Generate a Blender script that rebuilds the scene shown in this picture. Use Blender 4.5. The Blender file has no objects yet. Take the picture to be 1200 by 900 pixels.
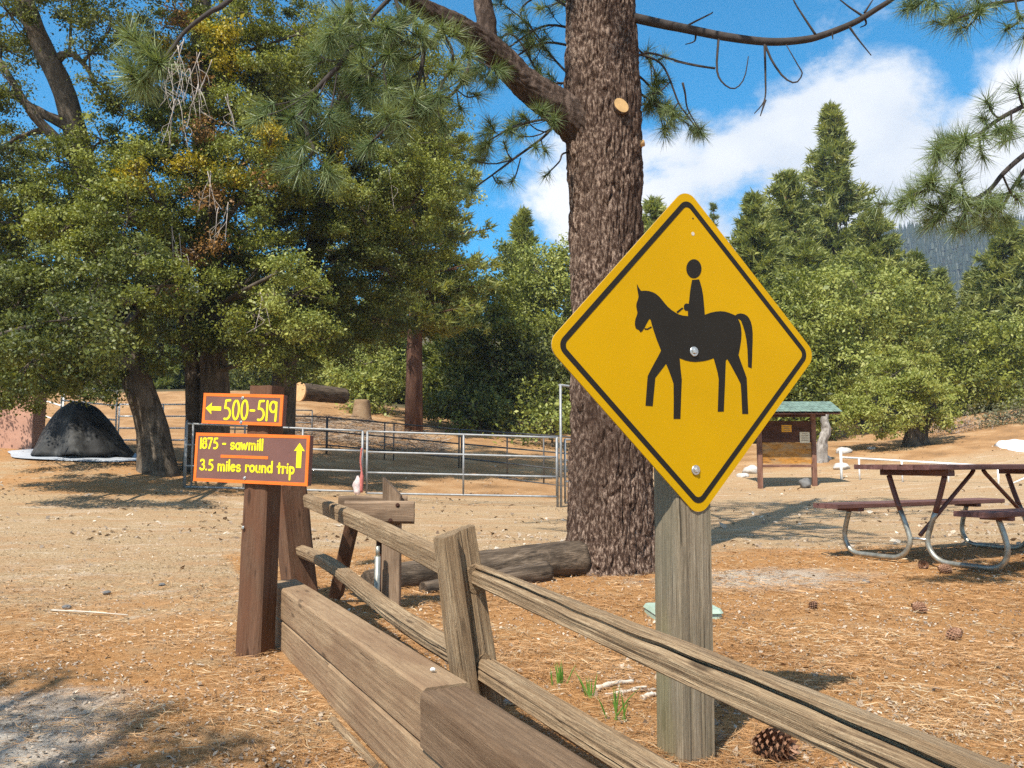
import bpy, bmesh, math, random
import numpy as np
from mathutils import Vector, Matrix, noise
from mathutils.geometry import tessellate_polygon

S = bpy.context.scene
COL = S.collection
R = math.radians

# ------------------------------------------------------------------ camera, sky, sun, exposure
EYE = 0.95
PITCH = math.atan(0.09)
CP, SP = math.cos(PITCH), math.sin(PITCH)
cam = bpy.data.cameras.new('camera')
cam.lens = 30.0
cam.sensor_width = 36.0
cam.clip_start = 0.05
cam.clip_end = 5000
camo = bpy.data.objects.new('camera', cam)
camo.location = (0, 0, EYE)
camo.rotation_euler = (R(90) + PITCH, 0, 0)
COL.objects.link(camo)
S.camera = camo

SUN_TO = Vector((-0.47, -0.88, 0)).normalized()
SUN_EL = R(53)
sund = bpy.data.lights.new('sun', 'SUN')
sund.energy = 5.0
sund.angle = R(0.5)
sund.color = (1.0, 0.94, 0.84)
suno = bpy.data.objects.new('sun', sund)
to_sun = Vector((SUN_TO.x * math.cos(SUN_EL), SUN_TO.y * math.cos(SUN_EL), math.sin(SUN_EL)))
suno.rotation_euler = to_sun.to_track_quat('Z', 'Y').to_euler()
suno.location = to_sun * 60
COL.objects.link(suno)

S.view_settings.view_transform = 'Standard'
S.view_settings.look = 'None'
S.view_settings.exposure = 0.68
S.view_settings.gamma = 1
S.render.engine = 'CYCLES'
S.cycles.use_denoising = False
S.cycles.max_bounces = 6
S.cycles.transparent_max_bounces = 4


def nd(nt, t, ins=None, **props):
    n = nt.nodes.new(t)
    for k, v in props.items():
        setattr(n, k, v)
    for k, v in (ins or {}).items():
        s = n.inputs[k]
        if isinstance(v, bpy.types.NodeSocket):
            nt.links.new(v, s)
        else:
            s.default_value = v
    return n


def mth(nt, op, a, b=0.0, c=None, clamp=False):
    ins = {0: a, 1: b}
    if c is not None:
        ins[2] = c
    return nd(nt, 'ShaderNodeMath', ins, operation=op, use_clamp=clamp).outputs[0]


def ramp(nt, fac, stops, interp='LINEAR'):
    n = nd(nt, 'ShaderNodeValToRGB', {0: fac})
    cr = n.color_ramp
    cr.interpolation = interp
    while len(cr.elements) < len(stops):
        cr.elements.new(0.5)
    for e, (p, c) in zip(cr.elements, stops):
        e.position = p
        e.color = (c, c, c, 1) if isinstance(c, (int, float)) else (c[0], c[1], c[2], 1)
    return n.outputs[0]


def mixc(nt, f, a, b, blend='MIX'):
    n = nt.nodes.new('ShaderNodeMix')
    n.data_type = 'RGBA'
    n.blend_type = blend
    for i, v in ((0, f), (6, a), (7, b)):
        if isinstance(v, bpy.types.NodeSocket):
            nt.links.new(v, n.inputs[i])
        else:
            n.inputs[i].default_value = v if i == 0 else (v[0], v[1], v[2], 1)
    return n.outputs[2]


def noise_tex(nt, vec, scale, detail=4, rough=0.55, dist=0.0):
    return nd(nt, 'ShaderNodeTexNoise', {'Vector': vec, 'Scale': scale, 'Detail': detail, 'Roughness': rough, 'Distortion': dist}).outputs[0]


def smooth(nt, v, a, b):
    return nd(nt, 'ShaderNodeMapRange', {0: v, 1: a, 2: b, 3: 0.0, 4: 1.0}, interpolation_type='SMOOTHSTEP').outputs[0]


def ray_dir(px, py):
    xc, yc = (px - 600) / 1000, (450 - py) / 1000
    return Vector((xc, CP - yc * SP, SP + yc * CP))


def at(px, py, Y):
    """World point seen at a photo pixel at distance Y in front of the camera."""
    d = ray_dir(px, py)
    t = Y / d.y
    return Vector((d.x * t, Y, EYE + d.z * t))


world = bpy.data.worlds.new('World')
S.world = world
world.use_nodes = True
nt = world.node_tree
nt.nodes.clear()
wo = nd(nt, 'ShaderNodeOutputWorld')
sky = nd(nt, 'ShaderNodeTexSky', sky_type='NISHITA', sun_disc=False)
sky.sun_elevation = SUN_EL
sky.sun_rotation = math.atan2(SUN_TO.x, SUN_TO.y)
sky.altitude = 1800
sky.air_density = 1.0
sky.dust_density = 0.3
sky.ozone_density = 2.0
tc = nd(nt, 'ShaderNodeTexCoord').outputs['Generated']
dirn = nd(nt, 'ShaderNodeVectorMath', {0: tc}, operation='NORMALIZE').outputs[0]
sat = nd(nt, 'ShaderNodeHueSaturation', {'Hue': 0.484, 'Saturation': 1.6, 'Value': 1.45, 'Color': sky.outputs[0]}).outputs[0]
warp = nd(nt, 'ShaderNodeMapping', {'Vector': dirn, 'Scale': (1, 1, 1.35)}).outputs[0]
n1 = noise_tex(nt, warp, 6.5, 10, 0.62, 0.2)
n2 = noise_tex(nt, warp, 1.6, 3, 0.5)
cover = mth(nt, 'ADD', mth(nt, 'MULTIPLY', n1, 0.95), mth(nt, 'MULTIPLY', n2, 0.30))
# the cloud bank: a few soft lobes of cover round directions where it stands
for px, py, k, w in ((905, 235, 60, 0.16), (1010, 180, 60, 0.15), (1085, 95, 110, 0.10), (1150, 190, 60, 0.10), (790, 205, 75, 0.14), (650, 205, 260, 0.12),
                     (640, 262, 150, 0.11), (1000, 330, 30, 0.08), (860, 50, 60, -0.25), (900, 20, 60, -0.16), (560, 200, 90, -0.24), (150, 70, 10, -0.27),
                     (1190, 40, 120, -0.19), (870, 228, 900, -0.17), (1120, 110, 1200, -0.15), (1040, 90, 900, 0.05), (1060, 190, 900, 0.04)):
    d = ray_dir(px, py).normalized()
    dot = nd(nt, 'ShaderNodeVectorMath', {0: dirn, 1: d}, operation='DOT_PRODUCT').outputs['Value']
    g = mth(nt, 'POWER', 2.718, mth(nt, 'MULTIPLY', mth(nt, 'SUBTRACT', dot, 1.0), float(k)))
    cover = mth(nt, 'ADD', cover, mth(nt, 'MULTIPLY', g, w))
cmask = smooth(nt, cover, 0.55, 0.765)  # low threshold also adds unseen cloud all round to whiten the fill light
cshade = noise_tex(nt, warp, 3.2, 5, 0.55)
ccol = ramp(nt, cshade, [(0.36, (4.9, 5.4, 6.1)), (0.58, (7.2, 7.25, 7.35))])
skyc = mixc(nt, cmask, sat, ccol)
bg = nd(nt, 'ShaderNodeBackground', {'Color': skyc, 'Strength': 0.1})
nt.links.new(bg.outputs[0], wo.inputs[0])

# ------------------------------------------------------------------ materials


def new_mat(name):
    m = bpy.data.materials.new(name)
    m.use_nodes = True
    nt = m.node_tree
    nt.nodes.clear()
    out = nd(nt, 'ShaderNodeOutputMaterial')
    b = nd(nt, 'ShaderNodeBsdfPrincipled')
    nt.links.new(b.outputs[0], out.inputs[0])
    return m, nt, b, out


def put(nt, v, s):
    if isinstance(v, bpy.types.NodeSocket):
        nt.links.new(v, s)
    else:
        s.default_value = v


def bump(nt, b, h, strength=0.4, dist=0.01):
    n = nd(nt, 'ShaderNodeBump', {'Strength': strength, 'Distance': dist, 'Height': h})
    nt.links.new(n.outputs[0], b.inputs['Normal'])


def objco(nt):
    """Object coordinates, shifted by a random amount per object so alike pieces differ."""
    c = nd(nt, 'ShaderNodeTexCoord').outputs['Object']
    r = nd(nt, 'ShaderNodeObjectInfo').outputs['Random']
    sh = mth(nt, 'MULTIPLY', r, 37.0)
    return nd(nt, 'ShaderNodeVectorMath', {0: c, 1: sh}, operation='ADD').outputs[0]


def mapped(nt, v, sc):
    return nd(nt, 'ShaderNodeMapping', {'Vector': v, 'Scale': sc}).outputs[0]


def simple(name, col, rough=0.6, metal=0.0, var=0.25, scale=8.0, bstr=0.15, bscale=60.0, spec=0.4):
    m, nt, b, o = new_mat(name)
    c = objco(nt)
    n = noise_tex(nt, c, scale, 6, 0.6)
    lo = [x * (1 - var) for x in col]
    hi = [min(1, x * (1 + var)) for x in col]
    put(nt, ramp(nt, n, [(0.3, lo), (0.7, hi)]), b.inputs['Base Color'])
    b.inputs['Roughness'].default_value = rough
    b.inputs['Metallic'].default_value = metal
    b.inputs['Specular IOR Level'].default_value = spec
    if bstr > 0:
        bump(nt, b, noise_tex(nt, c, bscale, 4, 0.6), bstr, 0.004)
    return m


def wood(name, cols, rough=0.85, grain=55.0, along=1.3, bstr=0.5, span=0.26, stain=None, moss=None):
    """Weathered timber, the grain running along local X."""
    m, nt, b, o = new_mat(name)
    c = objco(nt)
    wob = nd(nt, 'ShaderNodeTexNoise', {'Vector': mapped(nt, c, (1.2, 3, 3)), 'Scale': 1.0, 'Detail': 2.0}).outputs['Color']
    off = nd(nt, 'ShaderNodeVectorMath', {0: wob, 1: (0.0, 0.05, 0.05)}, operation='MULTIPLY').outputs[0]
    c2 = nd(nt, 'ShaderNodeVectorMath', {0: c, 1: off}, operation='ADD').outputs[0]
    g1 = noise_tex(nt, mapped(nt, c2, (along, grain, grain)), 1.0, 6, 0.65)
    g2 = noise_tex(nt, mapped(nt, c2, (along * 4, grain * 4, grain * 4)), 1.0, 4, 0.6)
    big = noise_tex(nt, mapped(nt, c, (2.2, 7, 7)), 1.0, 5, 0.6)
    g3 = noise_tex(nt, mapped(nt, c2, (along * 14, grain * 9, grain * 9)), 1.0, 3, 0.7)
    f = mth(nt, 'ADD', mth(nt, 'ADD', mth(nt, 'MULTIPLY', g1, 0.38), mth(nt, 'MULTIPLY', g2, 0.36)), mth(nt, 'MULTIPLY', g3, 0.26))
    k = len(cols)
    col = ramp(nt, f, [(0.5 - span / 2 + span * i / (k - 1), cols[i]) for i in range(k)])
    col = mixc(nt, mth(nt, 'MULTIPLY', smooth(nt, big, 0.40, 0.66), 0.7), col, stain or [x * 0.55 for x in cols[0]])
    crack = smooth(nt, noise_tex(nt, mapped(nt, c2, (along * 0.8, grain * 1.1, grain * 1.1)), 1.0, 2, 0.5), 0.30, 0.25)
    col = mixc(nt, mth(nt, 'MULTIPLY', crack, 0.75), col, [x * 0.25 for x in cols[0]])
    kn = nd(nt, 'ShaderNodeTexVoronoi', {'Vector': mapped(nt, c2, (2.6, 11, 11)), 'Scale': 1.0}).outputs['Distance']
    col = mixc(nt, mth(nt, 'MULTIPLY', smooth(nt, kn, 0.16, 0.07), 0.7), col, [x * 0.45 for x in cols[0]])
    if moss:
        mm = smooth(nt, noise_tex(nt, mapped(nt, c, (1.0, 6, 6)), 1.0, 4, 0.6), 0.50, 0.68)
        col = mixc(nt, mth(nt, 'MULTIPLY', mm, 0.6), col, moss)
    put(nt, col, b.inputs['Base Color'])
    b.inputs['Roughness'].default_value = rough
    b.inputs['Specular IOR Level'].default_value = 0.25
    h = mth(nt, 'SUBTRACT', f, mth(nt, 'MULTIPLY', crack, 0.8))
    bump(nt, b, h, bstr, 0.012)
    return m


def leafmat(name, cols, trans=0.24, rough=0.5, spec=0.35):
    m, nt, b, out = new_mat(name)
    r = nd(nt, 'ShaderNodeNewGeometry').outputs['Random Per Island']
    k = len(cols)
    col = ramp(nt, r, [((i + 0.5) / k, cols[i]) for i in range(k)])
    oc = nd(nt, 'ShaderNodeTexCoord').outputs['Object']
    pn = noise_tex(nt, oc, 0.7, 3, 0.6)
    col = mixc(nt, 0.45, col, mixc(nt, smooth(nt, pn, 0.35, 0.65), cols[0], cols[-1]))
    put(nt, col, b.inputs['Base Color'])
    b.inputs['Roughness'].default_value = rough
    b.inputs['Specular IOR Level'].default_value = spec
    t = nd(nt, 'ShaderNodeBsdfTranslucent', {'Color': mixc(nt, 1.0, col, (1.5, 1.5, 0.6), 'MULTIPLY')})
    mx = nd(nt, 'ShaderNodeMixShader', {0: trans, 1: b.outputs[0], 2: t.outputs[0]})
    nt.links.new(mx.outputs[0], out.inputs[0])
    return m


def barkmat(name, c0, c1, c2, zs=0.22, sc=14.0):
    m, nt, b, o = new_mat(name)
    c = objco(nt)
    v = mapped(nt, c, (1, 1, zs))
    n1 = noise_tex(nt, v, sc, 6, 0.65, 0.4)
    n2 = noise_tex(nt, c, sc * 5, 4, 0.6)
    n3 = noise_tex(nt, c, 1.7, 3, 0.5)
    f = mth(nt, 'ADD', mth(nt, 'MULTIPLY', n1, 0.65), mth(nt, 'MULTIPLY', n2, 0.35))
    col = ramp(nt, f, [(0.40, c0), (0.50, c1), (0.60, c2)])
    col = mixc(nt, mth(nt, 'MULTIPLY', smooth(nt, n3, 0.42, 0.66), 0.6), col, [(p + q) / 2 for p, q in zip(c0, c1)])
    put(nt, col, b.inputs['Base Color'])
    b.inputs['Roughness'].default_value = 0.95
    b.inputs['Specular IOR Level'].default_value = 0.15
    bump(nt, b, f, 0.8, 0.03)
    return m


M = {}
M['gray_wood'] = wood('weathered_grey_wood', [(0.10, 0.065, 0.035), (0.30, 0.215, 0.125), (0.44, 0.34, 0.22)], grain=90, along=0.9, stain=(0.19, 0.125, 0.065))
M['post_wood'] = wood('grey_post_wood', [(0.105, 0.077, 0.047), (0.25, 0.196, 0.13), (0.37, 0.305, 0.22)], grain=85, along=1.1, bstr=0.8, stain=(0.17, 0.145, 0.095), moss=(0.215, 0.19, 0.095))
M['rail_wood'] = wood('split_rail_wood', [(0.085, 0.05, 0.028), (0.30, 0.205, 0.118), (0.49, 0.375, 0.235)], grain=95, along=0.8, bstr=1.0, stain=(0.22, 0.14, 0.075))
M['tie_wood'] = wood('brown_timber', [(0.15, 0.092, 0.052), (0.30, 0.20, 0.115), (0.40, 0.285, 0.175)], grain=85, along=2.6, bstr=0.6, span=0.42, stain=(0.20, 0.118, 0.066))
M['tie_wood_dark'] = wood('darker_brown_timber', [(0.11, 0.065, 0.035), (0.175, 0.112, 0.066), (0.28, 0.19, 0.115)], grain=95, along=1.8, bstr=0.8, span=0.36, stain=(0.12, 0.07, 0.038))
M['brown_post'] = wood('stained_brown_post', [(0.060, 0.031, 0.018), (0.118, 0.064, 0.037), (0.185, 0.105, 0.064)], grain=80, bstr=0.6, stain=(0.13, 0.055, 0.028))
M['barrier_wood'] = wood('barrier_timber', [(0.13, 0.082, 0.05), (0.255, 0.172, 0.11), (0.34, 0.245, 0.165)], grain=75)
M['log_wood'] = wood('old_log_wood', [(0.035, 0.025, 0.017), (0.105, 0.075, 0.05), (0.23, 0.17, 0.118)], grain=22, along=0.8, bstr=1.0)
M['kiosk_wood'] = wood('kiosk_brown_wood', [(0.05, 0.02, 0.012), (0.085, 0.036, 0.022), (0.12, 0.055, 0.034)], grain=20, bstr=0.3)
M['kiosk_post'] = wood('kiosk_post_wood', [(0.15, 0.07, 0.045), (0.22, 0.11, 0.075), (0.28, 0.15, 0.1)], grain=20, bstr=0.3)
M['table_wood'] = wood('red_brown_painted_planks', [(0.105, 0.05, 0.042), (0.145, 0.070, 0.060), (0.19, 0.098, 0.086)], grain=16, bstr=0.2, rough=0.6)
M['galv'] = simple('galvanised_steel', (0.30, 0.305, 0.305), 0.6, 0.5, 0.2, 14, 0.05)
M['dark_pipe'] = simple('dull_dark_pipe', (0.11, 0.105, 0.10), 0.55, 0.5, 0.25, 10, 0.05)
M['white_pipe'] = simple('white_painted_pipe', (0.78, 0.78, 0.76), 0.45, 0.0, 0.08, 8, 0.03)
M['pipe_worn'] = simple('worn_table_pipe', (0.34, 0.33, 0.28), 0.42, 0.65, 0.35, 12, 0.08)
M['pipe_brown'] = simple('brown_painted_pipe', (0.12, 0.05, 0.04), 0.45, 0.0, 0.2, 12, 0.05)
M['bolt'] = simple('zinc_bolt', (0.55, 0.55, 0.53), 0.35, 0.9, 0.2, 60, 0.1)
M['yellow'] = simple('yellow_sign_sheeting', (0.515, 0.288, 0.0), 0.55, 0.0, 0.05, 3, 0.03, 300, 0.12)
M['black'] = simple('black_sign_print', (0.016, 0.013, 0.009), 0.6, 0.0, 0.1, 8, 0.0, spec=0.2)
M['alu'] = simple('bare_aluminium', (0.7, 0.7, 0.68), 0.35, 0.9, 0.1, 20, 0.05)
M['board_brown'] = simple('brown_sign_paint', (0.165, 0.072, 0.055), 0.5, 0.0, 0.14, 7, 0.15, 90)
M['orange'] = simple('orange_sign_paint', (0.76, 0.15, 0.012), 0.5, 0.0, 0.12, 12, 0.15, 90)
M['yellow_paint'] = simple('yellow_letter_paint', (0.80, 0.68, 0.010), 0.5, 0.0, 0.12, 25, 0.1, 90)
M['green_lid'] = simple('pale_green_plastic', (0.33, 0.42, 0.33), 0.5, 0.0, 0.1, 9, 0.05)
M['stucco'] = simple('pink_stucco', (0.44, 0.25, 0.18), 0.9, 0.0, 0.15, 3, 0.5, 60, 0.2)
M['tarp'] = simple('black_tarp', (0.03, 0.031, 0.032), 0.6, 0.0, 0.6, 2, 0.35, 7, 0.4)
m, nt, b, o = new_mat('dusty_black_tarp')
c = nd(nt, 'ShaderNodeTexCoord').outputs['Object']
tn = noise_tex(nt, mapped(nt, c, (1.6, 1.6, 0.8)), 1.5, 6, 0.65, 0.6)
put(nt, ramp(nt, tn, [(0.42, (0.014, 0.014, 0.014)), (0.58, (0.05, 0.05, 0.048)), (0.70, (0.17, 0.165, 0.155))]), b.inputs['Base Color'])
b.inputs['Roughness'].default_value = 0.7
b.inputs['Specular IOR Level'].default_value = 0.3
bump(nt, b, noise_tex(nt, c, 7, 5, 0.6), 0.4, 0.03)
M['tarp'] = m
M['white_tarp'] = simple('pale_ground_sheet', (0.40, 0.43, 0.47), 0.5, 0.0, 0.15, 4, 0.4, 14)
M['snow'] = simple('old_snow', (0.82, 0.84, 0.88), 0.7, 0.0, 0.08, 4, 0.6, 10)
M['stone'] = simple('pale_stone', (0.48, 0.45, 0.41), 0.9, 0.0, 0.25, 7, 0.5, 30)
M['dark_stone'] = simple('dark_grey_stone', (0.14, 0.135, 0.13), 0.9, 0.0, 0.3, 7, 0.5, 30)
M['white_bit'] = simple('white_shell', (0.72, 0.70, 0.65), 0.7, 0.0, 0.1, 20, 0.1)
M['dead_wood'] = simple('bleached_dead_wood', (0.50, 0.44, 0.36), 0.9, 0.0, 0.25, 12, 0.4, 40)
M['twig'] = simple('dark_twig_bark', (0.038, 0.029, 0.024), 0.9, 0.0, 0.35, 15, 0.5, 40)
M['twig_grey'] = simple('pale_grey_twig', (0.36, 0.31, 0.27), 0.9, 0.0, 0.25, 15, 0.3, 40)
M['cut_wood'] = simple('fresh_cut_wood', (0.47, 0.29, 0.12), 0.8, 0.0, 0.2, 9, 0.3, 60)
M['cut_orange'] = simple('sawn_log_face', (0.62, 0.37, 0.17), 0.8, 0.0, 0.2, 9, 0.3, 60)
M['pine_bark'] = barkmat('furrowed_pine_bark', (0.026, 0.015, 0.010), (0.085, 0.050, 0.035), (0.39, 0.285, 0.215), 0.42, 46)
M['limb_bark'] = barkmat('dark_shaded_limb_bark', (0.028, 0.018, 0.013), (0.062, 0.042, 0.032), (0.15, 0.105, 0.08), 0.4, 22)  # dark bark, with the shade on the limb put into its colour too
M['red_bark'] = barkmat('red_pine_bark', (0.06, 0.03, 0.02), (0.13, 0.068, 0.046), (0.24, 0.14, 0.095), 0.2, 6)
M['oak_bark'] = barkmat('grey_oak_bark', (0.045, 0.036, 0.026), (0.10, 0.08, 0.06), (0.18, 0.145, 0.11), 0.35, 8)  # darkened further to carry the shade on the leaning trunk
M['pale_bark'] = barkmat('bleached_bark', (0.14, 0.12, 0.10), (0.27, 0.24, 0.21), (0.40, 0.36, 0.32), 0.3, 8)
M['oak_leaf'] = leafmat('oak_leaves', [(0.0527, 0.069, 0.0115), (0.0853, 0.105, 0.0161), (0.155, 0.18, 0.0253), (0.31, 0.3225, 0.0575)])  # lightest tone paints the bright highlights on scattered leaves
M['oak_leaf_dark'] = leafmat('dark_oak_leaves', [(0.0348, 0.0476, 0.011), (0.0522, 0.07, 0.0154), (0.0899, 0.112, 0.022), (0.2175, 0.231, 0.0495)])  # dark foliage; also paints the shade deep inside the crowns
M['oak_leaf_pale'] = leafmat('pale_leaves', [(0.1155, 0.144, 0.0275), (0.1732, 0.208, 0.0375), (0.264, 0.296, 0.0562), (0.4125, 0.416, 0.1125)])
M['mistletoe'] = leafmat('yellow_mistletoe', [(0.1625, 0.1438, 0.01), (0.275, 0.225, 0.012), (0.45, 0.3375, 0.016)])
M['dead_leaf'] = leafmat('dead_brown_sprays', [(0.187, 0.099, 0.0275), (0.264, 0.132, 0.0385), (0.33, 0.176, 0.055)], 0.15)
M['needle'] = leafmat('pine_needles', [(0.0607, 0.1013, 0.0405), (0.1148, 0.1688, 0.0607), (0.1755, 0.2362, 0.0878), (0.27, 0.3105, 0.135)], 0.2, 0.42)
M['conifer'] = leafmat('conifer_foliage', [(0.0975, 0.1232, 0.0312), (0.15, 0.1812, 0.0432), (0.2325, 0.261, 0.06), (0.375, 0.3697, 0.108)], 0.25)
M['conifer_dark'] = leafmat('dark_conifer_foliage', [(0.0638, 0.0934, 0.0252), (0.1024, 0.1399, 0.0298), (0.171, 0.2042, 0.039), (0.2392, 0.2431, 0.0516)], 0.25)
M['bush'] = leafmat('yellow_green_bush_leaves', [(0.1908, 0.2213, 0.041), (0.2521, 0.2749, 0.0522), (0.3131, 0.3284, 0.0708), (0.3819, 0.3743, 0.1118)], 0.3)
M['far_forest'] = leafmat('far_forest', [(0.018, 0.032, 0.022), (0.026, 0.044, 0.028), (0.04, 0.058, 0.034)], 0.1)
M['hedge'] = leafmat('grey_green_brush', [(0.12, 0.12, 0.055), (0.17, 0.165, 0.085), (0.21, 0.20, 0.12)], 0.2)
M['mauve'] = leafmat('dry_mauve_brush', [(0.26, 0.19, 0.15), (0.33, 0.26, 0.21), (0.40, 0.33, 0.28)], 0.1)
M['shoot'] = leafmat('green_shoots', [(0.06, 0.17, 0.02), (0.10, 0.24, 0.03), (0.16, 0.30, 0.05)], 0.3)
M['litter'] = leafmat('fallen_needles', [(0.26, 0.125, 0.045), (0.41, 0.20, 0.07), (0.50, 0.27, 0.11), (0.58, 0.37, 0.19)], 0.1, 0.6)
M['straw'] = leafmat('bleached_straw', [(0.34, 0.22, 0.11), (0.45, 0.31, 0.16), (0.55, 0.41, 0.24), (0.63, 0.52, 0.34)], 0.1, 0.6)
M['chips'] = leafmat('bark_chips', [(0.1, 0.06, 0.035), (0.17, 0.1, 0.06), (0.34, 0.24, 0.155), (0.6, 0.51, 0.4)], 0.0, 0.8)
M['cone'] = leafmat('pine_cone_scales', [(0.17, 0.075, 0.04), (0.25, 0.125, 0.07), (0.36, 0.21, 0.13)], 0.0, 0.6)
M['rock_face'] = simple('mountain_slope', (0.10, 0.10, 0.095), 0.95, 0.0, 0.5, 0.03, 0.5, 0.2, 0.1)

# ------------------------------------------------------------------ object helpers
WM = {}


def link(name, me, mat=None, parent=None, mx=None):
    o = bpy.data.objects.new(name, me)
    COL.objects.link(o)
    mx = mx or Matrix.Identity(4)
    if parent is not None:
        o.parent = parent
        o.matrix_parent_inverse = WM[parent.name].inverted()
    o.matrix_basis = mx
    WM[o.name] = mx.copy()
    if mat is not None and me is not None and len(me.materials) == 0:
        for q in (mat if isinstance(mat, (list, tuple)) else [mat]):
            me.materials.append(q)
    return o


def tag(o, label=None, cat=None, group=None, kind=None):
    for k, v in (('label', label), ('category', cat), ('group', group), ('kind', kind)):
        if v:
            o[k] = v
    return o


def thing(name, label, cat, loc=(0, 0, 0), rz=0.0, group=None):
    mx = Matrix.Translation(Vector(loc)) @ Matrix.Rotation(rz, 4, 'Z')
    return tag(link(name, None, mx=mx), label, cat, group)


def copy_tree(root, mx, label=None):
    r = root.copy()
    COL.objects.link(r)
    r.matrix_basis = mx
    WM[r.name] = mx.copy()
    if label:
        r['label'] = label
    for ch in root.children:
        c = ch.copy()
        COL.objects.link(c)
        c.parent = r
        for g in ch.children:
            d = g.copy()
            COL.objects.link(d)
            d.parent = c
    return r


def mesh_np(name, V, faces_flat, starts, smooth_=False):
    me = bpy.data.meshes.new(name)
    V = np.ascontiguousarray(V, dtype=np.float32)
    ff = np.ascontiguousarray(faces_flat, dtype=np.int32)
    st = np.ascontiguousarray(starts, dtype=np.int32)
    me.vertices.add(len(V))
    me.vertices.foreach_set('co', V.ravel())
    me.loops.add(len(ff))
    me.loops.foreach_set('vertex_index', ff)
    me.polygons.add(len(st))
    me.polygons.foreach_set('loop_start', st)
    if smooth_:
        me.polygons.foreach_set('use_smooth', np.ones(len(st), dtype=bool))
    me.update(calc_edges=True)
    return me


def polys_np(name, P, smooth_=False, mat_idx=None):
    """P: (N,k,3) separate k-gons."""
    n, k = P.shape[:2]
    me = mesh_np(name, P.reshape(-1, 3), np.arange(n * k), np.arange(n) * k, smooth_)
    if mat_idx is not None:
        me.polygons.foreach_set('material_index', np.ascontiguousarray(mat_idx, dtype=np.int32))
    return me


class MB:
    """Collects pieces and links them as ONE mesh object."""

    def __init__(self):
        self.v = []
        self.f = []
        self.sm = []

    def add(self, V, F, sm=False):
        o = len(self.v)
        self.v += [tuple(p) for p in V]
        self.f += [tuple(i + o for i in q) for q in F]
        self.sm += [sm] * len(F)
        return self

    def grid(self, rings, closed=True, caps=True, sm=True):
        n = len(rings[0])
        V = [p for r in rings for p in r]
        F = []
        m = n if closed else n - 1
        for i in range(len(rings) - 1):
            for j in range(m):
                a, b = i * n + j, i * n + (j + 1) % n
                F.append((a, b, b + n, a + n))
        self.add(V, F, sm)
        if caps and closed:
            o = len(self.v) - len(V)
            self.f.append(tuple(o + j for j in reversed(range(n))))
            self.f.append(tuple(o + (len(rings) - 1) * n + j for j in range(n)))
            self.sm += [False, False]
        return self

    def tube(self, pts, rad, n=10, caps=True):
        pts = [Vector(p) for p in pts]
        if not hasattr(rad, '__len__'):
            rad = [rad] * len(pts)
        rings = []
        up = None
        for i, p in enumerate(pts):
            t = (pts[min(i + 1, len(pts) - 1)] - pts[max(i - 1, 0)]).normalized()
            if up is None:
                up = t.orthogonal().normalized()
            up = (up - t * up.dot(t))
            up = up.normalized() if up.length > 1e-5 else t.orthogonal().normalized()
            w = t.cross(up)
            rings.append([p + (up * math.cos(2 * math.pi * j / n) + w * math.sin(2 * math.pi * j / n)) * rad[i] for j in range(n)])
        return self.grid(rings, True, caps)

    def box(self, mx, sx, sy, sz):
        V = [mx @ Vector((x * sx / 2, y * sy / 2, z * sz / 2)) for x in (-1, 1) for y in (-1, 1) for z in (-1, 1)]
        return self.add(V, [(0, 1, 3, 2), (4, 6, 7, 5), (0, 4, 5, 1), (2, 3, 7, 6), (0, 2, 6, 4), (1, 5, 7, 3)])

    def build(self, name, mat, parent=None, mx=None, local=True):
        me = bpy.data.meshes.new(name)
        V = self.v
        if mx is not None and local is False:
            inv = mx.inverted()
            V = [inv @ Vector(p) for p in V]
        me.from_pydata([tuple(p) for p in V], [], self.f)
        me.polygons.foreach_set('use_smooth', self.sm)
        me.update()
        return link(name, me, mat, parent, mx)


def resample(pts, n):
    pts = [Vector(p) for p in pts]
    if len(pts) == 2:
        return [pts[0].lerp(pts[1], i / (n - 1)) for i in range(n)]
    out = []
    k = len(pts) - 1
    for i in range(n):
        s = i / (n - 1) * k
        a = min(int(s), k - 1)
        t = s - a
        p0, p1, p2, p3 = pts[max(a - 1, 0)], pts[a], pts[a + 1], pts[min(a + 2, k)]
        out.append(0.5 * ((2 * p1) + (p2 - p0) * t + (2 * p0 - 5 * p1 + 4 * p2 - p3) * t * t + (3 * p1 - p0 - 3 * p2 + p3) * t ** 3))
    return out


def frame(p0, p1, roll=0.0, up=(0, 0, 1)):
    p0, p1 = Vector(p0), Vector(p1)
    x = (p1 - p0).normalized()
    u = Vector(up)
    if abs(x.dot(u.normalized())) > 0.98:
        u = Vector((0, 1, 0))
    y = u.cross(x).normalized()
    z = x.cross(y)
    m = Matrix((x, y, z)).transposed().to_4x4()
    return Matrix.Translation(p0) @ m @ Matrix.Rotation(roll, 4, 'X')


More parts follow.
